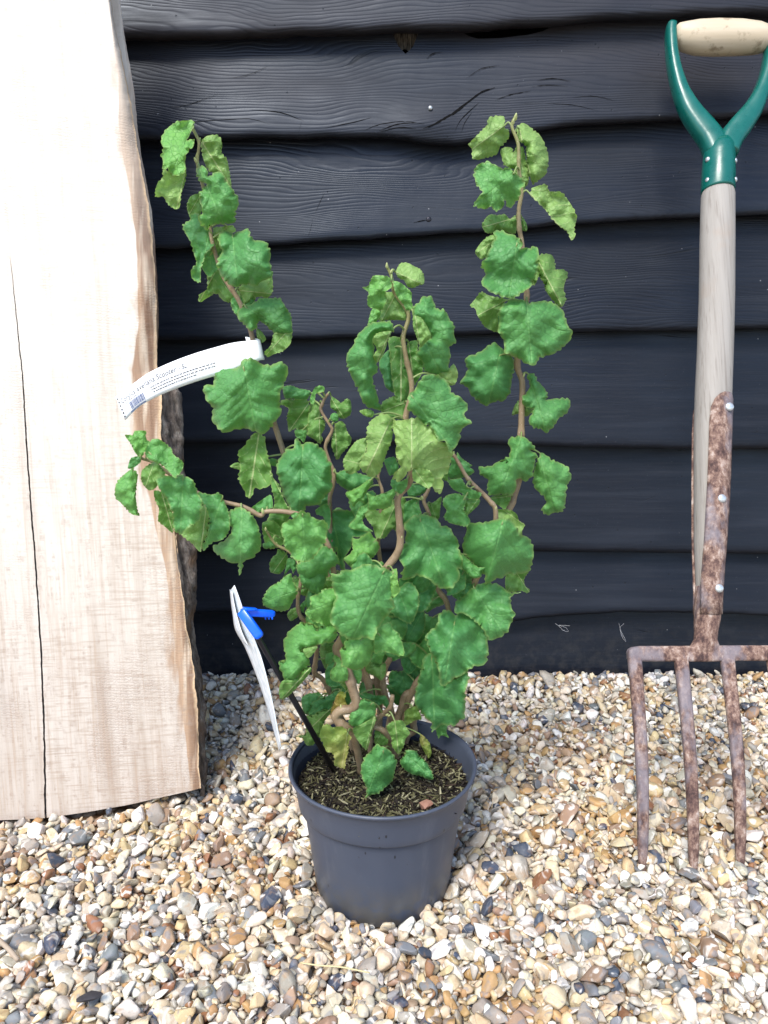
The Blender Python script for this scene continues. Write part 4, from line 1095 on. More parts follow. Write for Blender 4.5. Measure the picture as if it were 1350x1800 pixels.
lf('M', '720,610 780,560 870,550 910,620 940,670 900,720 880,790 830,860 770,780 770,720', (800,560), (835,860), -.8, 'U', .4, stem='j'),
lf('M', '490,970 520,890 580,830 630,770 690,790 760,830 820,920 800,1010 780,1100 720,1160 650,1220 590,1230 530,1260 545,1180 510,1100 490,1030', (705,825), (533,1260), -7.3, 'T', .2, stem='j', label='flat heart shaped leaf lowest in front over the compost'),
lf('M', '845,920 890,860 900,820 1000,830 1010,860 1080,920 1130,1000 1155,1085 1110,1095 1040,1060 960,1045 900,1010 860,970', (895,855), (1155,1090), -5.4, 'T', .2, stem='j', label='small pointed leaf low in front at the right of the flat one'),
lf('M', '1030,680 1060,690 1120,760 1135,850 1110,900 1070,840 1030,760', (1030,680), (1112,898), -2, 'U', .6, yel=.6, stem='b', label='narrow yellow leaf above the right of the compost'),
lf('M', '895,470 960,430 1000,440 1040,540 980,550 920,590 880,590 890,530', (960,430), (885,590), -1.2, 'T', .8, yel=.3, stem='b'),
lf('M', '730,230 800,230 900,230 960,180 1030,170 1000,300 900,350 860,420 790,380 760,300', (1000,200), (750,260), 1.2, 'T', .0, stem='b'),
# lower right
lf('K', '435,770 480,720 540,660 540,600 600,555 650,575 680,600 720,565 820,575 850,630 910,690 930,780 940,900 920,980 890,1000 820,1010 740,1070 660,1110 590,1165 550,1140 550,1060 510,950 470,880 450,820', (670,640), (585,1165), -5, 'T', .1, stem='h', label='large dark glossy heart shaped leaf at the lower right'),
lf('K', '690,560 700,480 760,430 850,350 960,320 1060,350 1120,400 1220,400 1140,430 1140,520 1170,580 1130,660 1110,720 1040,760 970,785 940,740 900,680 840,620 760,570', (830,340), (1090,750), -2, 'T', .25, stem='g'),
lf('K', '1105,235 1200,220 1300,180 1310,200 1260,280 1270,340 1310,370 1290,400 1240,380 1180,390 1105,390', (1180,200), (1300,385), 0, 'U', .2, stem='b'),
lf('I', '470,800 560,800 660,790 740,770 860,760 930,830 960,900 1050,940 1090,1030 1090,1110 1070,1200 1050,1250 930,1280 860,1270 800,1310 720,1330 640,1370 640,1290 560,1220 500,1140 440,1080 440,960 470,880', (810,770), (650,1370), -6.5, 'T', .3, stem='b', label='broad leaf at the foot of the bare bend of the right stem'),
lf('I', '740,700 760,650 830,650 900,660 950,700 970,760 1030,800 1000,860 1000,930 930,850 860,770 750,770', (850,680), (1025,805), -1.5, 'U', .75, stem='b'),
lf('I', '650,540 800,500 890,510 880,570 830,650 780,620 700,570', (880,520), (655,545), -.6, 'U', .15, stem='b'),
lf('I', '250,270 300,200 290,140 350,110 360,80 400,140 470,190 510,220 480,230 530,270 490,310 440,330 380,340 290,350', (335,105), (525,270), .5, 'T', .2, stem='g'),
lf('I', '260,360 330,350 400,340 430,390 460,430 530,460 600,490 570,545 500,550 450,540 400,490 330,460 290,420', (480,400), (600,490), -1.5, 'T', .3, stem='g'),
lf('I', '220,570 260,520 350,500 430,530 440,580 420,650 450,700 480,760 450,810 380,800 300,780 250,750 230,720 260,660 230,620', (440,530), (300,780), -1.5, 'T', .4, stem='g'),
lf('I', '440,560 570,550 570,600 500,670 450,710 420,690 440,640', (560,550), (450,710), -.8, 'U', .15, stem='g'),
lf('I', '380,1080 430,1110 500,1170 560,1220 660,1220 600,1270 590,1310 520,1325 470,1290 430,1250 390,1200', (385,1090), (590,1315), -2, 'T', .35, stem='g'),
lf('I', '330,1310 370,1240 430,1270 440,1350 430,1430 340,1480 260,1490 300,1400', (430,1270), (265,1490), -1.4, 'T', .15, stem='g'),
lf('I', '190,280 260,265 270,370 210,350', (230,270), (240,370), .8, 'U', .0, stem='h'),
lf('I', '70,610 130,580 200,530 190,620 180,720 150,760 90,710', (100,600), (155,755), 1.2, 'U', .1, stem='h'),
lf('I', '430,1450 450,1380 540,1400 580,1420 540,1470 490,1510 450,1500', (520,1390), (440,1500), -.6, 'T', .0, stem='g'),
lf('K', '130,230 180,200 190,310 210,370 180,410 140,430', (150,210), (150,425), -3.5, 'T', .9, yel=.1, stem='a'),
lf('K', '180,560 300,550 400,560 415,640 400,740 330,820 260,830 230,780 160,740 140,650', (395,560), (250,825), -1.0, 'T', .0,
   ('K', '175,600 200,550 280,545 250,610 220,670 175,650', (280,548), (200,670), -1.7, 'U', .7), stem='h'),
lf('K', '230,820 330,820 330,880 270,930 200,950 150,970 90,900', (330,830), (120,950), -1.2, 'T', .3, stem='h'),
lf('K', '220,960 330,900 360,940 350,1020 290,1080 250,1060', (340,910), (270,1080), .6, 'T', .0, stem='h'),
lf('K', '345,1280 370,1150 400,1050 410,980 450,930 510,950 540,1050 560,1140 590,1165 700,1100 750,1075 780,1120 750,1230 750,1350 740,1440 700,1470 660,1510 620,1500 560,1500 480,1555 480,1480 430,1440 390,1390 350,1340', (480,940), (500,1550), -3, 'T', .08,
   ('K', '510,1520 560,1490 610,1500 600,1580 620,1620 560,1600 535,1625', (560,1495), (600,1615), -3.2, 'T', .5), stem='g', label='large plain dark leaf hanging over the back right of the pot'),
lf('K', '430,540 470,440 520,350 570,440 580,490 500,520 440,560', (550,370), (435,555), .6, 'T', .2, stem='h'),
# right tall stem
lf('E', '460,1140 480,1100 560,1090 600,1110 650,1160 660,1190 620,1190 680,1230 660,1260 640,1370 590,1420 540,1390 520,1430 520,1470 490,1510 410,1510 330,1520 310,1460 320,1400 270,1380 250,1310 320,1310 400,1270 470,1230 480,1180', (560,1095), (400,1520), -3, 'T', .3, stem='b'),
lf('E', '700,1210 740,1230 780,1260 890,1310 920,1390 890,1440 880,1520 870,1610 840,1640 800,1640 740,1660 700,1620 740,1560 690,1500 650,1460 640,1390 660,1300', (690,1215), (800,1662), -1, 'T', .4, stem='b'),
lf('E', '600,650 650,640 680,700 720,740 750,790 740,830 800,820 900,820 910,880 870,940 830,960 800,1010 740,1070 700,1040 640,1030 610,980 640,900 580,880 560,820 600,770 620,730', (610,650), (740,1072), -1.5, 'T', .3, stem='b'),
lf('E', '120,700 170,620 150,540 190,510 270,480 330,430 370,420 420,460 500,530 510,600 490,680 480,770 430,840 370,840 310,875 260,850 200,800 170,740 130,720', (400,510), (320,875), -2, 'T', .12, stem='b', label='dark leaf left of the right tall stem'),
lf('E', '390,200 430,140 500,110 580,110 620,130 690,120 760,120 820,150 870,210 890,290 930,350 910,400 850,460 790,500 690,530 660,580 610,580 550,540 500,510 440,490 430,400 390,330 400,260', (595,120), (635,585), -3.5, 'T', .3, stem='b', label='largest round leaf of the right tall stem'),
lf('E', '190,150 230,100 270,50 330,80 450,105 430,140 390,200 390,340 340,330 290,300 240,220 230,180', (440,120), (230,230), -.5, 'U', .45, stem='b'),
lf('E', '490,940 510,870 550,830 640,900 600,950 540,930', (545,835), (500,940), .5, 'U', .6, stem='b'),
lf('D', '205,350 270,280 320,230 365,180 360,150 400,115 500,115 510,170 500,200 540,230 545,290 500,350 470,370 445,430 400,450 340,465 280,480 235,460 235,390', (510,190), (225,400), 0, 'U', .9, stem='b', label='pale ribbed leaf at the top left of the right tall stem'),
lf('D', '470,400 510,370 570,380 580,420 600,380 660,370 680,450 700,560 710,640 690,700 650,640 600,570 540,540 500,520 480,450', (610,390), (700,690), .5, 'U', .7, stem='b'),
lf('D', '610,200 660,170 700,190 750,230 800,270 840,340 870,430 870,520 850,600 790,650 740,685 720,630 690,570 690,450 680,360 640,330 610,290', (630,230), (740,685), -.5, 'U', .95, stem='b'),
lf('D', '245,590 280,520 370,490 430,520 490,550 540,540 600,590 660,640 680,690 640,720 640,780 600,830 560,880 530,870 510,820 490,880 430,910 400,870 340,890 245,860 280,800 320,740 270,690 260,640', (600,570), (250,860), -2.5, 'T', .45, stem='b'),
lf('D', '720,760 740,710 850,680 880,740 980,745 1040,820 1090,900 1110,960 1090,1040 1095,1120 1060,1150 1030,1080 960,1030 900,970 850,900 790,840 740,790', (722,760), (1070,1150), -1, 'U', .8, stem='b', label='pale leaf pointing down to the right near the top of the right tall stem'),
lf('D', '315,1020 360,950 400,930 450,940 510,930 550,970 600,940 610,1020 600,1090 540,1090 480,1060 400,1090 350,1085', (600,960), (320,1040), .3, 'U', .25, stem='b'),
lf('D', '650,950 690,1010 695,1070 650,1060', (650,960), (690,1070), .8, 'U', .1, stem='b'),
lf('D', '310,1360 350,1290 390,1200 430,1130 410,1080 470,1060 530,1090 600,1110 660,1180 640,1220 690,1210 770,1200 790,1240 785,1390 750,1480 720,1540 660,1580 590,1630 520,1630 440,1600 370,1570 310,1490 350,1430', (610,1170), (540,1635), -3, 'T', .2,
   ('D', '260,1250 300,1180 360,1120 420,1100 460,1140 400,1200 360,1280 310,1310', (450,1130), (265,1260), -1.5, 'U', .8), stem='b'),
lf('D', '785,1290 820,1260 900,1270 930,1340 930,1390 1000,1390 1035,1430 1010,1500 1000,1560 1020,1640 990,1700 960,1700 900,1640 850,1570 830,1500 785,1430', (770,1290), (985,1700), -.4, 'U', .5, stem='b'),
]
def nums(s): 
    a = list(map(float, s.replace(',', ' ').split()))
    return np.array(a).reshape(-1, 2)
leaf_count = 0
# leaves deep inside the bush, mostly hidden: hanging heart shapes
REG['Z'] = (0, 0, 1)
def heart(u, v, L, wd, ang):
    pr = [(0, 0), (-0.10, 0.30), (0.02, 0.46), (0.28, 0.52), (0.55, 0.44), (0.78, 0.26), (1.0, 0.0), (0.78, -0.26), (0.55, -0.44), (0.28, -0.52), (0.02, -0.46), (-0.10, -0.30)]
    a = R(ang); ca, sa = math.cos(a), math.sin(a)
    f = lambda x, y: (u + L * x * ca - wd * y * sa, v + L * x * sa + wd * y * ca)
    return ' '.join('%.1f,%.1f' % f(x, y) for x, y in pr), f(0.02, 0), f(1, 0)
for (u, v, L, wd, ang, d, sd2, age, st) in [
    (655, 985, 62, 56, 120, .8, 'T', .2, 'a'), (700, 1035, 66, 60, 70, 1.0, 'T', .1, 'a'), (600, 1010, 64, 58, 110, .6, 'T', .2, 'd'), (640, 1070, 60, 60, 60, 1.2, 'T', .1, 'i'), (565, 1040, 60, 52, 95, 1.0, 'T', .1, 'f'),
    (760, 1085, 58, 54, 100, 1.0, 'T', .15, 'h'), (720, 1110, 64, 58, 80, 1.2, 'T', .05, 'h'), (665, 1130, 58, 54, 100, 1.2, 'T', .1, 'i'), (620, 1150, 52, 50, 70, 1.4, 'T', .2, 'c'), (590, 1130, 50, 46, 110, 1.4, 'U', .1, 'f'),
    (560, 940, 60, 54, 75, 1.2, 'T', .1, 'd'), (610, 900, 58, 52, 100, 1.0, 'T', .15, 'd'), (740, 950, 60, 54, 100, 1.0, 'T', .1, 'h'), (690, 880, 56, 50, 80, 1.2, 'U', .2, 'h'), (640, 865, 52, 48, 100, 1.0, 'T', .25, 'i'),
    (800, 1000, 58, 54, 80, 1.2, 'T', .1, 'g'), (600, 1195, 50, 46, 80, 1.0, 'T', .1, 'f'), (655, 1200, 48, 44, 95, 1.4, 'T', .05, 'c'), (705, 1180, 54, 50, 75, 1.2, 'T', .05, 'h'), (745, 1160, 50, 48, 90, 1.0, 'T', .1, 'h'), (570, 1225, 48, 42, 110, .8, 'T', .1, 'f'),
    (575, 1070, 56, 50, 130, -1.2, 'T', .4, 'f'), (545, 1000, 50, 46, 70, -.8, 'T', .35, 'f'), (690, 1085, 60, 54, 95, -1.5, 'T', .3, 'i'), (735, 1135, 54, 48, 60, -.6, 'T', .25, 'h'), (770, 930, 50, 46, 110, .6, 'T', .3, 'h'),
    (620, 1100, 46, 42, 100, -1.0, 'T', .35, 'a'), (905, 300, 46, 40, 80, .9, 'U', .6, 'b'), (922, 455, 50, 44, 70, 1.0, 'U', .4, 'b'), (900, 545, 52, 46, 110, 1.0, 'T', .2, 'b'), (372, 440, 48, 42, 95, 1.0, 'T', .2, 'c'), (425, 520, 48, 42, 80, .9, 'T', .25, 'c')]:
    LEAVES.append(lf('Z', *heart(u, v, L, wd, ang), d, sd2, age, stem=st))
def leaf_piece(reg, outline, base, tip, dcm, side, age, yel, seed, stem_key=None):
    ox, oy, sc = REG[reg]
    tf = lambda a: np.asarray(a, float) / sc + np.array([ox, oy])
    pts = tf(nums(outline)); base = tf(base); tip = tf(tip)
    cen = pts.mean(0)
    if 500 < cen[0] < 880 and 860 < cen[1] < 1290 and reg != 'Z': pts = cen + (pts - cen) * 1.07
    area = 0.5 * np.sum(pts[:, 0] * np.roll(pts[:, 1], -1) - np.roll(pts[:, 0], -1) * pts[:, 1])
    if area < 0: pts = pts[::-1]
    rr = random.Random(seed)
    # smooth closed curve, resampled, then serrated
    n = len(pts)
    cl = []
    for i in range(n):
        a, b, c, d = pts[(i - 1) % n], pts[i], pts[(i + 1) % n], pts[(i + 2) % n]
        for t in np.linspace(0, 1, 8, endpoint=False):
            cl.append(0.5 * ((2 * b) + (c - a) * t * 0.8 + (2 * a - 5 * b + 4 * c - d) * t * t * 0.8 + b * 0 + (-a + 3 * b - 3 * c + d) * t ** 3 * 0.8) if False else b * (1 - t) + c * t + 0.32 * (t * (1 - t)) * ((b - a) * (1 - t) + (c - d) * t))
    cl = np.array(cl)
    seg = np.linalg.norm(np.roll(cl, -1, 0) - cl, axis=1); s = np.r_[0, np.cumsum(seg)]
    per = s[-1]
    m = max(30, int(per / 1.9))
    ss = np.linspace(0, per, m, endpoint=False)
    cc = np.vstack([cl, cl[0]])
    q_ = np.stack([np.interp(ss, s, cc[:, 0]), np.interp(ss, s, cc[:, 1])], 1)
    tang = np.roll(q_, -1, 0) - np.roll(q_, 1, 0)
    nor = np.stack([tang[:, 1], -tang[:, 0]], 1); nor /= np.linalg.norm(nor, axis=1)[:, None] + 1e-9
    size = math.sqrt(abs(area))
    amp = min(2.6, size * 0.036)
    per_t = max(6.5, min(14, size * 0.15))
    ph = (ss / per_t + 0.25 * np.sin(ss * 0.13 + seed)) % 1.0
    saw = np.abs(ph - 0.35) * -2.2 + 0.6
    q_ = q_ + nor * (amp * saw * (0.65 + 0.6 * np.sin(ss * 0.17 + seed * 2)))[:, None]
    # interior points
    lo, hi = q_.min(0), q_.max(0)
    step = max(1.9, min(2.7, size / 20))
    inner = []
    y = lo[1]; row = 0
    while y < hi[1]:
        x = lo[0] + (step / 2 if row % 2 else 0)
        while x < hi[0]:
            inner.append((x + rr.uniform(-.3, .3), y + rr.uniform(-.3, .3))); x += step
        y += step * 0.87; row += 1
    inner = np.array(inner)
    # inside test and distance to the outline
    qq = np.vstack([q_, q_[0]])
    a, b = qq[:-1], qq[1:]
    def dist(pt):
        ab = b - a
        t = np.clip(((pt[:, None] - a) * ab).sum(-1) / ((ab * ab).sum(-1) + 1e-9), 0, 1)
        return np.sqrt((((a + ab * t[..., None]) - pt[:, None]) ** 2).sum(-1)).min(1)
    cr = ((a[:, 1] > inner[:, None, 1]) != (b[:, 1] > inner[:, None, 1])) & (inner[:, None, 0] < (b[:, 0] - a[:, 0]) * (inner[:, None, 1] - a[:, 1]) / (b[:, 1] - a[:, 1] + 1e-12) + a[:, 0])
    inside = cr.sum(1) % 2 == 1
    inner = inner[inside]
    if len(inner): inner = inner[dist(inner) > step * 0.45]
    allp = np.vstack([q_, inner]) if len(inner) else q_
    nb = len(q_)
    vo, eo, fo, _, _, _ = delaunay_2d_cdt([Vector(p_) for p_ in allp], [], [list(range(nb))], 1, 1e-5)
    pp = np.array([v_[:] for v_ in vo])
    dd = dist(pp)
    # leaf frame
    ax = tip - base; L = np.linalg.norm(ax); ax /= L
    lx = np.array([-ax[1], ax[0]])
    lu = (pp - base) @ ax / L
    lv = (pp - base) @ lx / L
    if stem_key is None:
        best = None
        for k, (sp_, ys_, _) in stem_px.items():
            d_ = np.linalg.norm(sp_ - base, axis=1); j = int(d_.argmin())
            if best is None or d_[j] < best[0]: best = (d_[j], k, j)
    else:
        sp_ = stem_px[stem_key][0]; d_ = np.linalg.norm(sp_ - base, axis=1); best = (d_.min(), stem_key, int(d_.argmin()))
    _, key, j = best
    Y0 = stem_px[key][1][j] + dcm * 0.01
    Lm = L * Y0 / FPX                        # metres
    sz = size * Y0 / FPX
    # relief (metres, negative = towards the camera)
    tiltu = rr.uniform(-0.28, 0.30); tiltv = rr.uniform(-0.30, 0.30)
    fold = rr.choice([-1, 1, 1]) * rr.uniform(0.12, 0.60) * (1 if side == 'T' else -1)
    dome = rr.uniform(-0.05, 0.16)
    rel = tiltu * (lu - 0.4) * Lm + tiltv * lv * Lm + fold * np.sqrt(lv ** 2 + 0.0012) * Lm
    rel += dome * Lm * (4 * (lu - 0.5) ** 2 + 3 * lv ** 2)
    E = np.clip(1 - dd / (size * 0.22), 0, 1)
    ang = np.arctan2(lv, lu - 0.45)
    rr1, rr2 = rr.uniform(0, 6), rr.uniform(0, 6)
    E2 = np.clip(1 - dd / (size * 0.10), 0, 1)
    ruff = 0.085 * sz * (E ** 1.5) * (np.sin(ang * 5 + rr1) + 0.7 * np.sin(ang * 8 + rr2))
    ruff += 0.030 * sz * (E2 ** 1.3) * (np.sin(ang * 17 + rr1 * 2) + 0.8 * np.sin(ang * 26 + rr2 * 3))
    curl = (rr.uniform(-0.10, 0.38)) * sz * E ** 2
    rel += ruff + curl
    cz = seed * 3.7
    # blades puff up between sunken side veins
    wn = np.array([mnoise.noise(Vector((x * 1.6 / size, y_ * 1.6 / size, cz + 11))) for x, y_ in pp])
    nv_ = 5.2 + (seed % 5) * 0.35
    av_ = np.abs(lv)
    phv = nv_ * (lu - 1.1 * av_ + 0.7 * lv ** 2) + 0.7 * wn + 0.10 * np.sin(pp[:, 0] * 0.09 + seed)
    puff = np.abs(np.sin(np.pi * phv)) ** 0.65
    midr = np.clip(av_ / 0.045, 0, 1) ** 0.7
    sg = -1 if side == 'T' else 1
    fadeE = np.clip(dd / 5, 0.25, 1)
    rel += sg * (0.019 * sz * puff * fadeE + 0.016 * sz * midr)
    k1, k2 = 1.0 / (size * 0.34), 1.0 / (size * 0.15)
    c1 = np.array([mnoise.noise(Vector((x * k1, y_ * k1, cz))) for x, y_ in pp])
    c2_ = np.array([abs(mnoise.noise(Vector((x * k2, y_ * k2, cz + 5)))) for x, y_ in pp])
    rel += (0.23 * c1 + sg * 0.022 * c2_) * sz
    Yv = Y0 + rel
    V = np.array([P(u, v, y_) for (u, v), y_ in zip(pp, Yv)])
    F = []
    for f in fo:
        f = list(f)
        p0, p1, p2 = (V[i] for i in f[:3])
        nrm = np.cross(p1 - p0, p2 - p0)
        if nrm[1] > 0: f = f[::-1]           # face the viewer's side ...
        if side == 'U': f = f[::-1]          # ... unless the underside shows
        F.append(f)
    edge = dd / size
    at = dict(lu=lu, lv=lv, vein=np.abs(np.sin(np.pi * phv)), edge=edge, age=np.full(len(V), age), yel=np.full(len(V), yel), rnd=np.full(len(V), seed * 1.37))
    # petiole from the stem
    sp3 = stem_px[key][2][j]
    bi = int(np.linalg.norm(pp - base, axis=1).argmin())
    pet = None
    if best[0] < 75:
        p1 = V[bi] + np.array([0, 0.0006, 0])
        midp = (sp3 + p1) / 2 + np.array([0, 0, 0.003])
        pet = catmull([sp3, midp, p1, V[int(np.linalg.norm(pp - (base + ax * min(8, L * .15)), axis=1).argmin())] + np.array([0, 0.0008, 0])], 4)
    return V, F, at, pet, key, abs(area)

def add_leaf(pieces, yel=0.0, stem=None, label=None):
    global leaf_count
    V, F = [], []; AT = {k: [] for k in ('lu', 'lv', 'vein', 'edge', 'age', 'yel', 'rnd')}
    fm = []
    key = stem
    for n_, (reg, ol, base, tip, d, side, age) in enumerate(pieces):
        v, f, at, pet, k, ar = leaf_piece(reg, ol, base, tip, d, side, age, yel, leaf_count * 3 + n_ + 1, key)
        if n_ == 0: key = k
        o = len(V); V += list(v); F += [tuple(i + o for i in q) for q in f]
        for a in AT: AT[a] += list(at[a])
        fm += [0] * len(f)
        if pet is not None and n_ == 0:
            pv, pf = tube(pet, np.linspace(0.00095, 0.0006, len(pet)), 6)
            o = len(V); V += list(pv); F += [tuple(i + o for i in q) for q in pf]
            fm += [1] * len(pf)
            for a in AT: AT[a] += [0.0] * len(pv)
    ob = mesh_obj('leaf', V, F, [M_LEAF, M_PET], stem_obj[key], fmat=fm)
    for a in AT: fattr(ob.data, a, AT[a])
    if label: ob['label'] = label
    leaf_count += 1
    return ob
q = NT('petiole'); M_PET = q.fin((0.20, 0.27, 0.09), 0.5)
for L_ in LEAVES:
    add_leaf(**L_) if isinstance(L_, dict) else add_leaf(L_)
print('LEAVES', leaf_count)
# buds: small pale scales along the stems
q = NT('bud'); M_BUD = q.fin((0.42, 0.46, 0.20), 0.5)
def bud(u, v, key, r=0.0022, pale=False):
    sp_, ys, p3 = stem_px[key]
    j = int(np.linalg.norm(sp_ - np.array([u, v]), axis=1).argmin())
    c = P(u, v, ys[j] - 0.003)
    vv, ff = ico(2)
    d = c - p3[j]; d /= np.linalg.norm(d) + 1e-9
    d = d * 0.6 + np.array([0, 0, 0.8]); d /= np.linalg.norm(d)
    vv = np.array([(x - d * (x @ d)) * r * 0.42 * (1 - 0.35 * (x @ d)) + d * (x @ d) * r * 1.05 for x in vv]) + (c + p3[j]) / 2 + (c - p3[j]) * 0.15
    mesh_obj('bud', vv, ff, M_BUD, stem_obj[key])
for b_ in [(680,466,'a',0.0026),(690,476,'a',0.0022),(698,868,'a',0.0030),(706,946,'a',0.0030),(461,897,'e',0.0032),(467,929,'f',0.0022),(524,1034,'f',0.0022),(883,911,'b',0.0030),(907,205,'b',0.0034),(903,214,'b',0.0028),
           (924,658,'b',0.0024),(873,893,'g',0.0022),(823,852,'g',0.0024),(741,874,'h',0.0024),(587,828,'d',0.0020),(682,1259,'j',0.0026),(687,1262,'j',0.0022),(678,1309,'j',0.0022),(702,1325,'j',0.0026),(342,281,'c',0.0026),(730,1243,'b',0.0022),(598,1238,'a',0.0022)]:
    bud(*b_)

# ------------------------------------------------------------------ white printed loop tag
q = NT('white_label_stock'); M_TAG = q.fin((0.9, 0.91, 0.93), 0.35)
q = NT('black_print'); M_INK = q.fin((0.03, 0.03, 0.035), 0.6)
q = NT('blue_print'); M_BLUEINK = q.fin((0.03, 0.07, 0.22), 0.6)
up = catmull([(203,698),(228,679),(262,655),(300,637),(340,622),(380,610),(412,602),(449,598)], 8)
lo = catmull([(220,739),(245,715),(275,698),(305,685),(335,674),(370,663),(400,655),(457,633)], 8)
def tagpt(s, t, lift=0.0):
    i = s * (len(up) - 1)
    j = min(int(i), len(up) - 2); f = i - j
    a = up[j] * (1 - f) + up[j + 1] * f; b = lo[j] * (1 - f) + lo[j + 1] * f
    p = a * t + b * (1 - t)
    Y = 0.700 + 0.020 * s + 0.006 * (t - 0.5) ** 2 - lift
    return P(p[0], p[1], Y)
V, F = [], []
ns, ntt = 60, 8
for i in range(ns):
    for j in range(ntt): V.append(tagpt(i / (ns - 1), j / (ntt - 1)))
# the loop passes behind the stem
for k, (dx, dy) in enumerate([(0.003, 0.006), (0.002, 0.014), (-0.004, 0.018), (-0.012, 0.016)]):
    for j in range(ntt): V.append(V[(ns - 1) * ntt + j] + np.array([dx, dy, 0.001 * k]))
for i in range(ns + 3):
    for j in range(ntt - 1): F.append((i * ntt + j, (i + 1) * ntt + j, (i + 1) * ntt + j + 1, i * ntt + j + 1))
tagr = empty('plant_tag', tuple(tagpt(1, 0.5)))
tag(tagr, 'long white printed paper tag looped round the left stem', 'plant tag')
o = mesh_obj('tag_strip', V, F, M_TAG, tagr); solidify(o, 0.00025)
def text_on_tag(body, s0, t0, height, mat, name='tag_text', sx=1.0):
    cu = bpy.data.curves.new('tmp', 'FONT'); cu.body = body; cu.size = 1.0; cu.resolution_u = 3
    ob = bpy.data.objects.new('tmp', cu); COL.objects.link(ob)
    bpy.context.view_layer.update()
    me = bpy.data.meshes.new_from_object(ob.evaluated_get(bpy.context.evaluated_depsgraph_get()))
    vs2 = np.array([v_.co[:2] for v_ in me.vertices]); fs = [tuple(p_.vertices) for p_ in me.polygons]
    bpy.data.objects.remove(ob); bpy.data.curves.remove(cu)
    LPX, WPX = 268.0, 38.0
    V = [tagpt(min(1, s0 + x * height * sx / LPX), t0 + y * height / WPX, 0.0004) for x, y in vs2]
    return V, fs
V, F = text_on_tag('Corylus avellana Scooter', 0.025, 0.60, 11.5, M_INK)
v2, f2 = text_on_tag('- 5L', 0.475, 0.60, 10, M_INK)
V, F = merge([(V, F), (v2, f2)])
mesh_obj('tag_text', V, F, M_INK, tagr, smooth=False)
# small print, unreadable in the photo: short dashes
V, F = [], []
rr = random.Random(4)
def dash(s0, s1, t0, t1):
    o = len(V)
    V.extend([tagpt(s0, t0, 0.0004), tagpt(s1, t0, 0.0004), tagpt(s1, t1, 0.0004), tagpt(s0, t1, 0.0004)]); F.append((o, o + 1, o + 2, o + 3))
for line in range(3):
    s = 0.265 if line < 2 else 0.275
    end = (0.72, 0.74, 0.60)[line]
    while s < end:
        l = rr.uniform(0.008, 0.022); t = 0.44 - line * 0.11
        dash(s, s + l, t, t + 0.030); s += l + rr.uniform(0.003, 0.008)
s = 0.05
while s < 0.17:
    l = rr.uniform(0.006, 0.015); dash(s, s + l, 0.50, 0.525); s += l + 0.004
for k in range(6):
    t = 0.10 + k * 0.15; dash(0.004, 0.016, t, t + 0.06)
mesh_obj('small_print', V, F, M_INK, tagr, smooth=False)
V, F = [], []
s = 0.085
while s < 0.20:
    l = rr.choice([0.002, 0.0035, 0.0055]); dash(s, s + l, 0.14, 0.44); s += l + rr.choice([0.002, 0.0035])
s = 0.07
while s < 0.20: dash(s, s + 0.006, 0.03, 0.09); s += 0.009
mesh_obj('barcode', V, F, M_BLUEINK, tagr, smooth=False)

# ------------------------------------------------------------------ picture label clipped on a black stake
def mat_card():
    q = NT('pale_label_card')
    p = q.pos()
    n = q.noise(q.scale(p, (1.5, 1, 0.4)), 160, 4, 0.6, 1.0)
    c = q.mix(q.maprange(n, 0.42, 0.62), (0.88, 0.90, 0.92), (0.62, 0.70, 0.75))
    return q.fin(c, 0.4)
M_CARD = mat_card()
q = NT('blue_plastic'); n = q.noise(q.pos(), 80, 2); M_BLUE = q.fin(q.mix(n, (0.0, 0.09, 0.80), (0.0, 0.13, 0.95)), 0.25)
q = NT('black_plastic'); M_BLACK = q.fin((0.008, 0.007, 0.013), 0.35)
lab = empty('stake_label', tuple(Pz(597, 1371, SOILZ)))
tag(lab, 'white picture label seen edge on, blue clip on a black stake in the compost', 'plant label')
le = catmull([(406,1037),(409,1075),(414,1107),(431,1138),(453,1193),(473,1255),(491,1321)], 8)
re_ = catmull([(412,1029),(420,1050),(432,1085),(449,1128),(462,1165),(478,1230),(494,1313)], 8)
V, F = [], []
for i in range(len(le)):
    for j in range(7):
        t = j / 6
        p = le[i] * (1 - t) + re_[i] * t
        V.append(P(p[0], p[1], 0.712 - 0.052 * t + 0.0015 * math.sin(t * 9 + i * 0.2)))
for i in range(len(le) - 1):
    for j in range(6): F.append((i * 7 + j, i * 7 + j + 1, (i + 1) * 7 + j + 1, (i + 1) * 7 + j))
o = mesh_obj('card', V, F, M_CARD, lab); solidify(o, 0.0006)
sl = [((409,1036),(412,1066)), ((414,1030),(424,1068)), ((424,1052),(436,1090)), ((430,1076),(446,1125))]
V, F = [], []
le2 = catmull([(404,1036),(408,1072),(414,1105),(424,1125)], 6); re2 = catmull([(408,1040),(414,1072),(424,1108),(436,1135)], 6)
for i in range(len(le2)):
    for j in range(5):
        t = j / 4; p = le2[i] * (1 - t) + re2[i] * t
        V.append(P(p[0], p[1], 0.722 - 0.045 * t))
for i in range(len(le2) - 1):
    for j in range(4): F.append((i * 5 + j, i * 5 + j + 1, (i + 1) * 5 + j + 1, (i + 1) * 5 + j))
o = mesh_obj('card_fold', V, F, M_CARD, lab); solidify(o, 0.0005)
ex = np.array([1.0, 0, 0]); en = np.array([0, -1.0, 0.0]); ez = np.array([0, 0, 1.0])
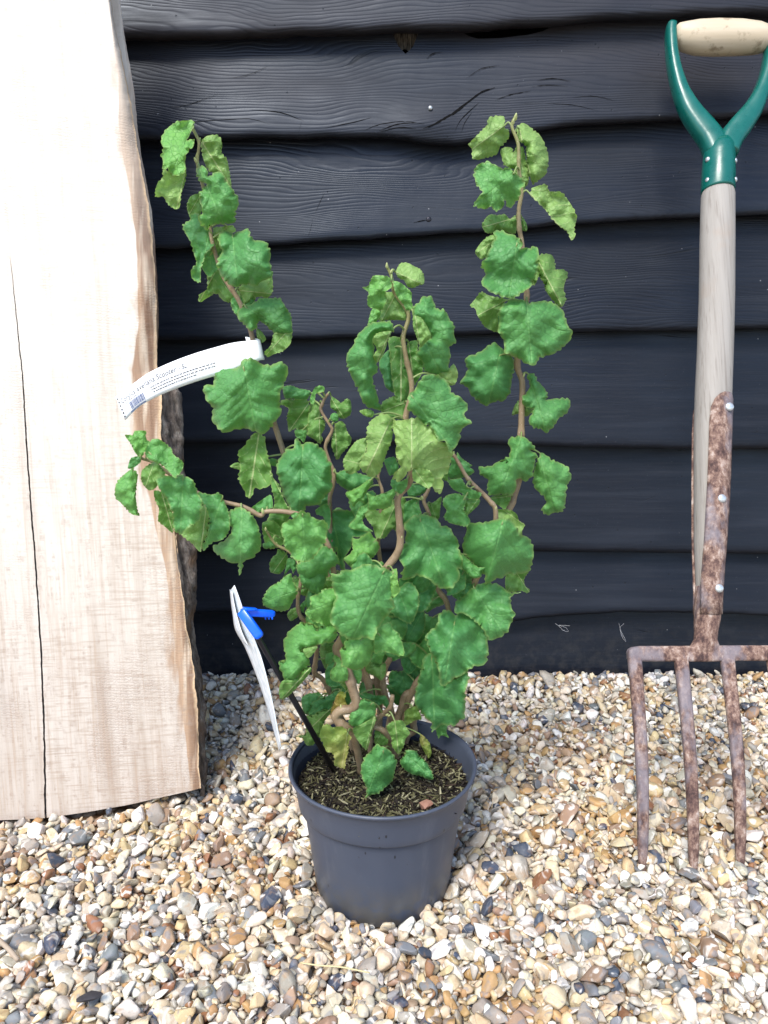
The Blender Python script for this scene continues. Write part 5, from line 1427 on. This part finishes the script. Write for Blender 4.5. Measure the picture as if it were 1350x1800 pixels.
def bar(p0, p1, w_, t_, mat, name, parent, power=4, taper=1.0, seg=20):
    d = p1 - p0; d /= np.linalg.norm(d)
    nrm = np.array([0, -CP, SP]); s = np.cross(d, nrm); s /= np.linalg.norm(s); nrm = np.cross(s, d)
    L = np.linalg.norm(p1 - p0)
    ts_ = [0, 0.01, 0.05, 0.5, 0.9, 0.97, 1.0]; ks = [0.6, 0.85, 1, 1, 1, 0.8, 0.45]
    V, F = loft([p0 + (p1 - p0) * t for t in ts_], [w_ * k * (1 + (taper - 1) * t) for t, k in zip(ts_, ks)], [t_ * k for k in ks], s, nrm, seg, power)
    o = mesh_obj(name, V, F, mat, parent); fix_normals(o); return o
bar(P(423,1076,0.653), P(483,1079,0.668), 0.0034, 0.003, M_BLUE, 'clip', lab, 5)
cl_ = bar(P(424,1074,0.651), P(458,1121,0.640), 0.0044, 0.003, M_BLUE, 'clip', lab, 5)
o = bar(P(428,1070,0.651), P(451,1071,0.657), 0.0014, 0.0034, M_BLUE, 'clip_ridge', lab, 5)
for k in range(3): bar(P(466 + k * 6, 1084, 0.664), P(467 + k * 6, 1089, 0.664), 0.0008, 0.0008, M_BLUE, 'clip_tooth', lab, 2)
pend = Pz(597, 1371, SOILZ - 0.01)
V, F = tube([P(430, 1078, 0.656), P(452, 1118, 0.658), P(520, 1237, 0.672), pend], [0.0027, 0.0027, 0.0029, 0.0030], 10)
mesh_obj('stake', V, F, M_BLACK, lab)

# ------------------------------------------------------------------ garden fork leaning on the wall
FY0, FAZ = 0.717, 0.43
L_ = math.atan(FAZ)
fe = np.array([1.0, 0, 0]); fu = np.array([0, math.sin(L_), math.cos(L_)]); fn = np.array([0, -math.cos(L_), math.sin(L_)])
def Pf(u, v, lift=0.0): return Pplane(u, v, FY0, 0, FAZ) + fn * lift
def fpx(px, u, v):     # px -> metres at that place on the fork plane
    p = Pf(u, v); return px * (p[1] * CP + (CH - p[2]) * SP) / FPX
def mat_rust():
    q = NT('rusty_steel')
    p = q.pos()
    n = q.noise(p, 90, 5, 0.7)
    n2 = q.math('MULTIPLY_ADD', q.math('SUBTRACT', q.noise(p, 480, 3, 0.7), 0.5), 0.25, q.noise(q.scale(p, (1, 1, 0.55)), 120, 5, 0.66))
    n3 = q.noise(q.scale(p, (1, 1, 0.5)), 28, 4, 0.6)
    c = q.ramp(n2, [(0.34, (0.050, 0.028, 0.026)), (0.45, (0.12, 0.068, 0.056)), (0.54, (0.23, 0.145, 0.110)), (0.63, (0.36, 0.265, 0.22)), (0.76, (0.50, 0.44, 0.40))])
    bare = q.maprange(n3, 0.50, 0.60)
    c = q.mix(q.math('MULTIPLY', bare, 0.75), c, q.mix(n, (0.10, 0.085, 0.105), (0.27, 0.24, 0.26)))
    h = q.math('ADD', n2, q.math('MULTIPLY', n, 0.7))
    return q.fin(c, q.maprange(bare, 0, 1, 0.85, 0.5), q.bump(h, 0.8, 0.0016), 0.4)
M_RUST = mat_rust()
def mat_shaft():
    q = NT('weathered_ash')
    p = q.pos()
    X, Y, Z = q.sep(p)
    pl = q.comb(X, q.math('SUBTRACT', Y, q.math('MULTIPLY', Z, 0.43)), Z)
    n = q.noise(q.scale(pl, (90, 90, 4)), 1.0, 4, 0.65, 0.2)
    n2 = q.noise(q.scale(pl, (380, 380, 9)), 1.0, 4, 0.6)
    c = q.mix(n, (0.20, 0.18, 0.155), (0.39, 0.365, 0.335))
    c = q.mix(q.math('MULTIPLY', q.maprange(n2, 0.54, 0.72), 0.65), c, (0.15, 0.125, 0.105))
    c = q.mix(q.math('MULTIPLY', q.maprange(q.noise(p, 22, 4), 0.60, 0.75), 0.3), c, (0.32, 0.22, 0.15))
    return q.fin(c, 0.65, q.bump(n2, 0.4, 0.001), 0.3)
M_SHAFT = mat_shaft()
def mat_grip():
    q = NT('worn_grip_wood')
    p = q.pos()
    n = q.noise(q.scale(p, (8, 80, 80)), 1.0, 4, 0.6)
    st = q.maprange(q.noise(p, 45, 5, 0.65), 0.55, 0.68)
    c = q.mix(n, (0.42, 0.33, 0.215), (0.62, 0.54, 0.42))
    c = q.mix(q.math('MULTIPLY', st, 0.75), c, (0.20, 0.145, 0.09))
    return q.fin(c, 0.55, q.bump(n, 0.4, 0.001), 0.35)
M_GRIP = mat_grip()
def mat_yoke():
    q = NT('green_enamel')
    p = q.pos()
    n = q.noise(p, 60, 4)
    chip = q.maprange(q.noise(p, 240, 4, 0.7), 0.69, 0.73)
    c = q.mix(n, (0.0, 0.080, 0.062), (0.002, 0.120, 0.098))
    c = q.mix(chip, c, (0.12, 0.16, 0.15))
    return q.fin(c, q.maprange(n, 0.3, 0.7, 0.22, 0.42), q.bump(n, 0.15, 0.002), 0.6)
M_YOKE = mat_yoke()
fork = empty('garden_fork', tuple(Pz(1215, 1515, 0)))
tag(fork, 'old garden fork with rusty tines, green yoke and wooden handle against the wall', 'garden fork')
# grip
gc = [(1186, 62), (1192, 63), (1204, 65), (1225, 66), (1260, 66), (1300, 66), (1330, 67), (1346, 68), (1352, 69), (1355, 70)]
gr = [14, 20, 24, 28, 29.5, 28.5, 26, 22, 17, 12]
V, F = [], []
cs = [Pf(u, v, 0.0) for u, v in gc]
V, F = loft(cs, [fpx(r_, 1265, 66) * 1.0 for r_ in gr], [fpx(r_, 1265, 66) * 1.0 for r_ in gr], fu, fn, 28)
o = mesh_obj('grip', V, F, M_GRIP, fork); fix_normals(o)
# yoke: left arm traced, right arm mirrored about the shaft, and the socket
AX0 = 1267
arm = [(1180, 45), (1179, 62), (1181, 95), (1187, 130), (1198, 165), (1213, 195), (1233, 222), (1250, 245), (1259, 268)]
aw = [8, 9, 9.5, 10.5, 13, 17, 20, 21, 20]
def arm_mesh(mir):
    c2 = catmull(np.array(arm, float), 6)
    wi = np.interp(np.linspace(0, 1, len(c2)), np.linspace(0, 1, len(aw)), aw)
    pts = []
    for u, v in c2: pts.append(Pf(2 * AX0 - u if mir else u, v, 0.0))
    pts = np.array(pts); tg = np.gradient(pts, axis=0); tg /= np.linalg.norm(tg, axis=1)[:, None]
    sx = np.cross(tg, fn); sx /= np.linalg.norm(sx, axis=1)[:, None]
    Wm = [fpx(w_, 1265, 150) for w_ in wi]
    Tm = [fpx(np.interp(k, [0, len(c2)], [13, 20]), 1265, 150) for k in range(len(c2))]
    return loft(pts, Wm, Tm, sx, np.broadcast_to(fn, sx.shape), 20, 3.0)
# socket sleeve
sc_ = [(1266, 243, 10), (1266, 250, 20), (1265, 262, 26), (1264, 275, 27), (1263, 300, 28), (1262, 334, 28.5), (1262, 337, 27.5)]
sv = loft([Pf(u, v) for u, v, _ in sc_], [fpx(r_, u, v) for u, v, r_ in sc_], [fpx(r_, u, v) for u, v, r_ in sc_], fe, fn, 28)
V, F = merge([arm_mesh(False), arm_mesh(True), sv])
yoke = mesh_obj('yoke', V, F, M_YOKE, fork); fix_normals(yoke)
M_RIVET = mat_steel('rivet_steel', (0.62, 0.66, 0.68), 0.3)
def rivet(u, v, lift, rpx, parent, axis=None):
    c = Pf(u, v, lift); r = fpx(rpx, u, v)
    axis = fn if axis is None else axis
    s = np.cross(axis, fu); s /= np.linalg.norm(s); t = np.cross(s, axis)
    V, F = loft([c - axis * 0.002, c, c + axis * 0.0013, c + axis * 0.0018], [r, r, r * 0.85, r * 0.3], [r, r, r * 0.85, r * 0.3], s, t, 16)
    o = mesh_obj('rivet', V, F, M_RIVET, parent); fix_normals(o)
sr = fpx(28, 1262, 300)
for (du, v) in ((-1, 288), (1, 290), (-1, 324), (1, 323)):
    ax_ = (fe * du * 0.9 + fn * 0.45); ax_ /= np.linalg.norm(ax_)
    c0 = Pf(1263, v)
    c = c0 + ax_ * (sr - 0.0002); r = fpx(4.6, 1262, v)
    s = np.cross(ax_, fu); s /= np.linalg.norm(s); t = np.cross(s, ax_)
    V, F = loft([c - ax_ * 0.002, c, c + ax_ * 0.0012, c + ax_ * 0.0018], [r, r, r * 0.8, r * 0.3], [r, r, r * 0.8, r * 0.3], s, t, 16)
    o = mesh_obj('rivet', V, F, M_RIVET, yoke); fix_normals(o)
# top rivet on the grip end
# wooden shaft
shf = [(1262, 334, 26), (1262, 345, 28.5), (1261, 420, 29.5), (1260, 520, 30), (1257, 620, 30.5), (1254, 690, 31), (1252, 760, 31), (1250, 850, 29), (1247, 950, 26), (1245, 1030, 21), (1244, 1060, 14)]
V, F = loft([Pf(u, v) for u, v, _ in shf], [fpx(r_, u, v) for u, v, r_ in shf], [fpx(r_ * 0.95, u, v) for u, v, r_ in shf], fe, fn, 28)
o = mesh_obj('shaft', V, F, M_SHAFT, fork); fix_normals(o)
# front strap curving over the shaft, with three rivets
def strap_mesh(rows, rad, th, sgn):
    V, F = [], []
    K = 11
    for (uc, v, hw, uc0) in rows:
        c = Pf(uc0, v); R0 = fpx(rad(v), uc0, v); h = fpx(hw, uc, v); off = fpx(uc - uc0, uc, v)
        for side_ in (0, 1):
            for k in range(K):
                x = off - h + 2 * h * k / (K - 1)
                a_ = max(-1.35, min(1.35, x / R0))
                Rr = R0 + (th if side_ == 0 else -0.001)
                V.append(c + fe * (Rr * math.sin(a_)) + fn * sgn * (Rr * math.cos(a_)))
    n_ = len(rows); W2 = 2 * K
    for i in range(n_ - 1):
        for k in range(K - 1):
            F.append((i * W2 + k, i * W2 + k + 1, (i + 1) * W2 + k + 1, (i + 1) * W2 + k))
            F.append((i * W2 + K + k, (i + 1) * W2 + K + k, (i + 1) * W2 + K + k + 1, i * W2 + K + k + 1))
        F.append((i * W2, (i + 1) * W2, (i + 1) * W2 + K, i * W2 + K))
        F.append((i * W2 + K - 1, i * W2 + W2 - 1, (i + 1) * W2 + W2 - 1, (i + 1) * W2 + K - 1))
    for k in range(K - 1):
        F.append((k, K + k, K + k + 1, k + 1))
        e = (n_ - 1) * W2; F.append((e + k, e + k + 1, e + K + k + 1, e + K + k))
    return V, F
shr = lambda v: np.interp(v, [690, 850, 950, 1030, 1080], [31, 29, 26, 21.5, 21])
rows = [(1265, 699, 6, 1254), (1264, 702, 12, 1254), (1262, 710, 18, 1254), (1260, 724, 22, 1253), (1259, 750, 23.5, 1252), (1258, 800, 23.5, 1251), (1256, 850, 23, 1250), (1254, 900, 23, 1249), (1252, 950, 23, 1247), (1249, 1000, 22.5, 1246), (1246, 1040, 22, 1245), (1245, 1080, 21, 1244)]
V, F = strap_mesh(rows, shr, 0.0022, 1)
strap = mesh_obj('socket_strap', V, F, M_RUST, fork); fix_normals(strap)
rows2 = [(1250, 705, 14, 1254), (1250, 716, 24, 1253), (1249, 760, 33, 1252), (1249, 850, 33, 1250), (1247, 950, 29, 1247), (1245, 1040, 25, 1245), (1244, 1080, 22, 1244)]
V, F = strap_mesh(rows2, shr, 0.0022, -1)
o = mesh_obj('rear_strap', V, F, M_RUST, fork); fix_normals(o)
for u, v in ((1268, 725), (1256, 882), (1254, 1036)):
    rivet(u, v, fpx(shr(v), 1250, v) * 0.97 + 0.0022, 7.6, strap)
# solid neck
nk = [(1245, 1030, 21, 21), (1245, 1060, 22.5, 22), (1243, 1090, 22, 20), (1241, 1110, 20, 17), (1240, 1124, 20, 14), (1239, 1134, 25, 12), (1238, 1142, 34, 10), (1238, 1150, 38, 8)]
V, F = loft([Pf(u, v) for u, v, _, _ in nk], [fpx(a_, u, v) for u, v, a_, _ in nk], [fpx(b_, u, v) for u, v, _, b_ in nk], fe, fn, 24, 2.3)
o = mesh_obj('neck', V, F, M_RUST, fork); fix_normals(o)
# crossbar
cb = [(1103, 1152, 7), (1105, 1151, 10), (1111, 1150, 12.5), (1125, 1149, 13.5), (1180, 1149, 13.5), (1240, 1149, 14), (1300, 1148, 13.5), (1352, 1148, 13.5), (1366, 1149, 12.5), (1372, 1150, 10), (1374, 1151, 7)]
V, F = loft([Pf(u, v) for u, v, _ in cb], [fpx(r_, u, v) for u, v, r_ in cb], [fpx(min(r_, 9), u, v) for u, v, r_ in cb], fu, fn, 20, 4)
o = mesh_obj('crossbar', V, F, M_RUST, fork); fix_normals(o)
for (u0, u1, vt) in ((1115, 1129, 1516), (1196.5, 1219, 1524), (1277.5, 1301, 1516), (1359, 1382, 1518)):
    rows = []
    for t in np.linspace(0, 1, 16):
        v = 1150 + (vt + 26 - 1150) * t
        u = u0 + (u1 - u0) * t ** 1.5
        bow = 0.016 * math.sin(math.pi * min(1, t)) ** 1.0
        wd = np.interp(t, [0, 0.5, 0.85, 1], [12.0, 10.6, 9.2, 5.0])
        rows.append((Pf(u, v, 0.0) + fn * (bow - 0.016 * t * 0.0), fpx(wd, u, v)))
    V, F = loft([r_[0] for r_ in rows], [r_[1] for r_ in rows], [r_[1] * 0.72 for r_ in rows], fe, fn, 16, 3.2)
    o = mesh_obj('tine', V, F, M_RUST, fork); fix_normals(o)

# ------------------------------------------------------------------ small litter
q = NT('dry_straw'); M_STRAW = q.fin((0.55, 0.47, 0.25), 0.6)
q = NT('pale_twig'); M_TWIG = q.fin((0.38, 0.30, 0.22), 0.8)
def stalk(pts, r, mat, name, label, cat):
    c2 = catmull(np.array([Pz(u, v, z) for u, v, z in pts]), 5)
    V, F = tube(c2, [r] * len(c2), 6)
    tag(mesh_obj(name, V, F, mat), label, cat)
stalk([(528,1692,0.010),(560,1697,0.012),(600,1700,0.012),(650,1710,0.010)], 0.0007, M_STRAW, 'straw', 'thin yellow straw lying on the gravel in front of the pot', 'straw')
stalk([(-5,1650,0.010),(15,1668,0.014),(32,1688,0.008)], 0.0022, M_TWIG, 'dry_twig', 'short dry twig on the gravel at the bottom left', 'twig')
q = NT('black_leaf'); n = q.noise(q.pos(), 200, 3); M_DEAD = q.fin(q.mix(n, (0.015, 0.014, 0.016), (0.05, 0.045, 0.05)), 0.6)
tag(chunk('dead_leaf', Pz(155, 1752, 0.011), 0.010, (1.3, 0.7, 0.25), M_DEAD, 9), 'small blackened scrap of dead leaf on the front gravel', 'dead leaf')
q = NT('cobweb_silk'); M_WEB = q.fin((0.7, 0.7, 0.72), 0.6)
for (pts, lb) in (([(1088,1096),(1091,1108),(1098,1122),(1100,1128),(1094,1120),(1090,1104),(1097,1096)], 'wisp of pale cobweb under the lap left of the fork'),
                  ([(976,1096),(984,1102),(990,1108),(999,1110),(994,1103),(982,1099),(1002,1100)], 'wisp of pale cobweb on the lowest board right of the shrub')):
    c2 = catmull(np.array([P(u, v, YW - 0.002 + 0.004 * (i % 2)) for i, (u, v) in enumerate(pts)]), 5)
    V, F = tube(c2, [0.00015] * len(c2), 5)
    tag(mesh_obj('cobweb', V, F, M_WEB), lb, 'cobweb', 'cobwebs on the wall')
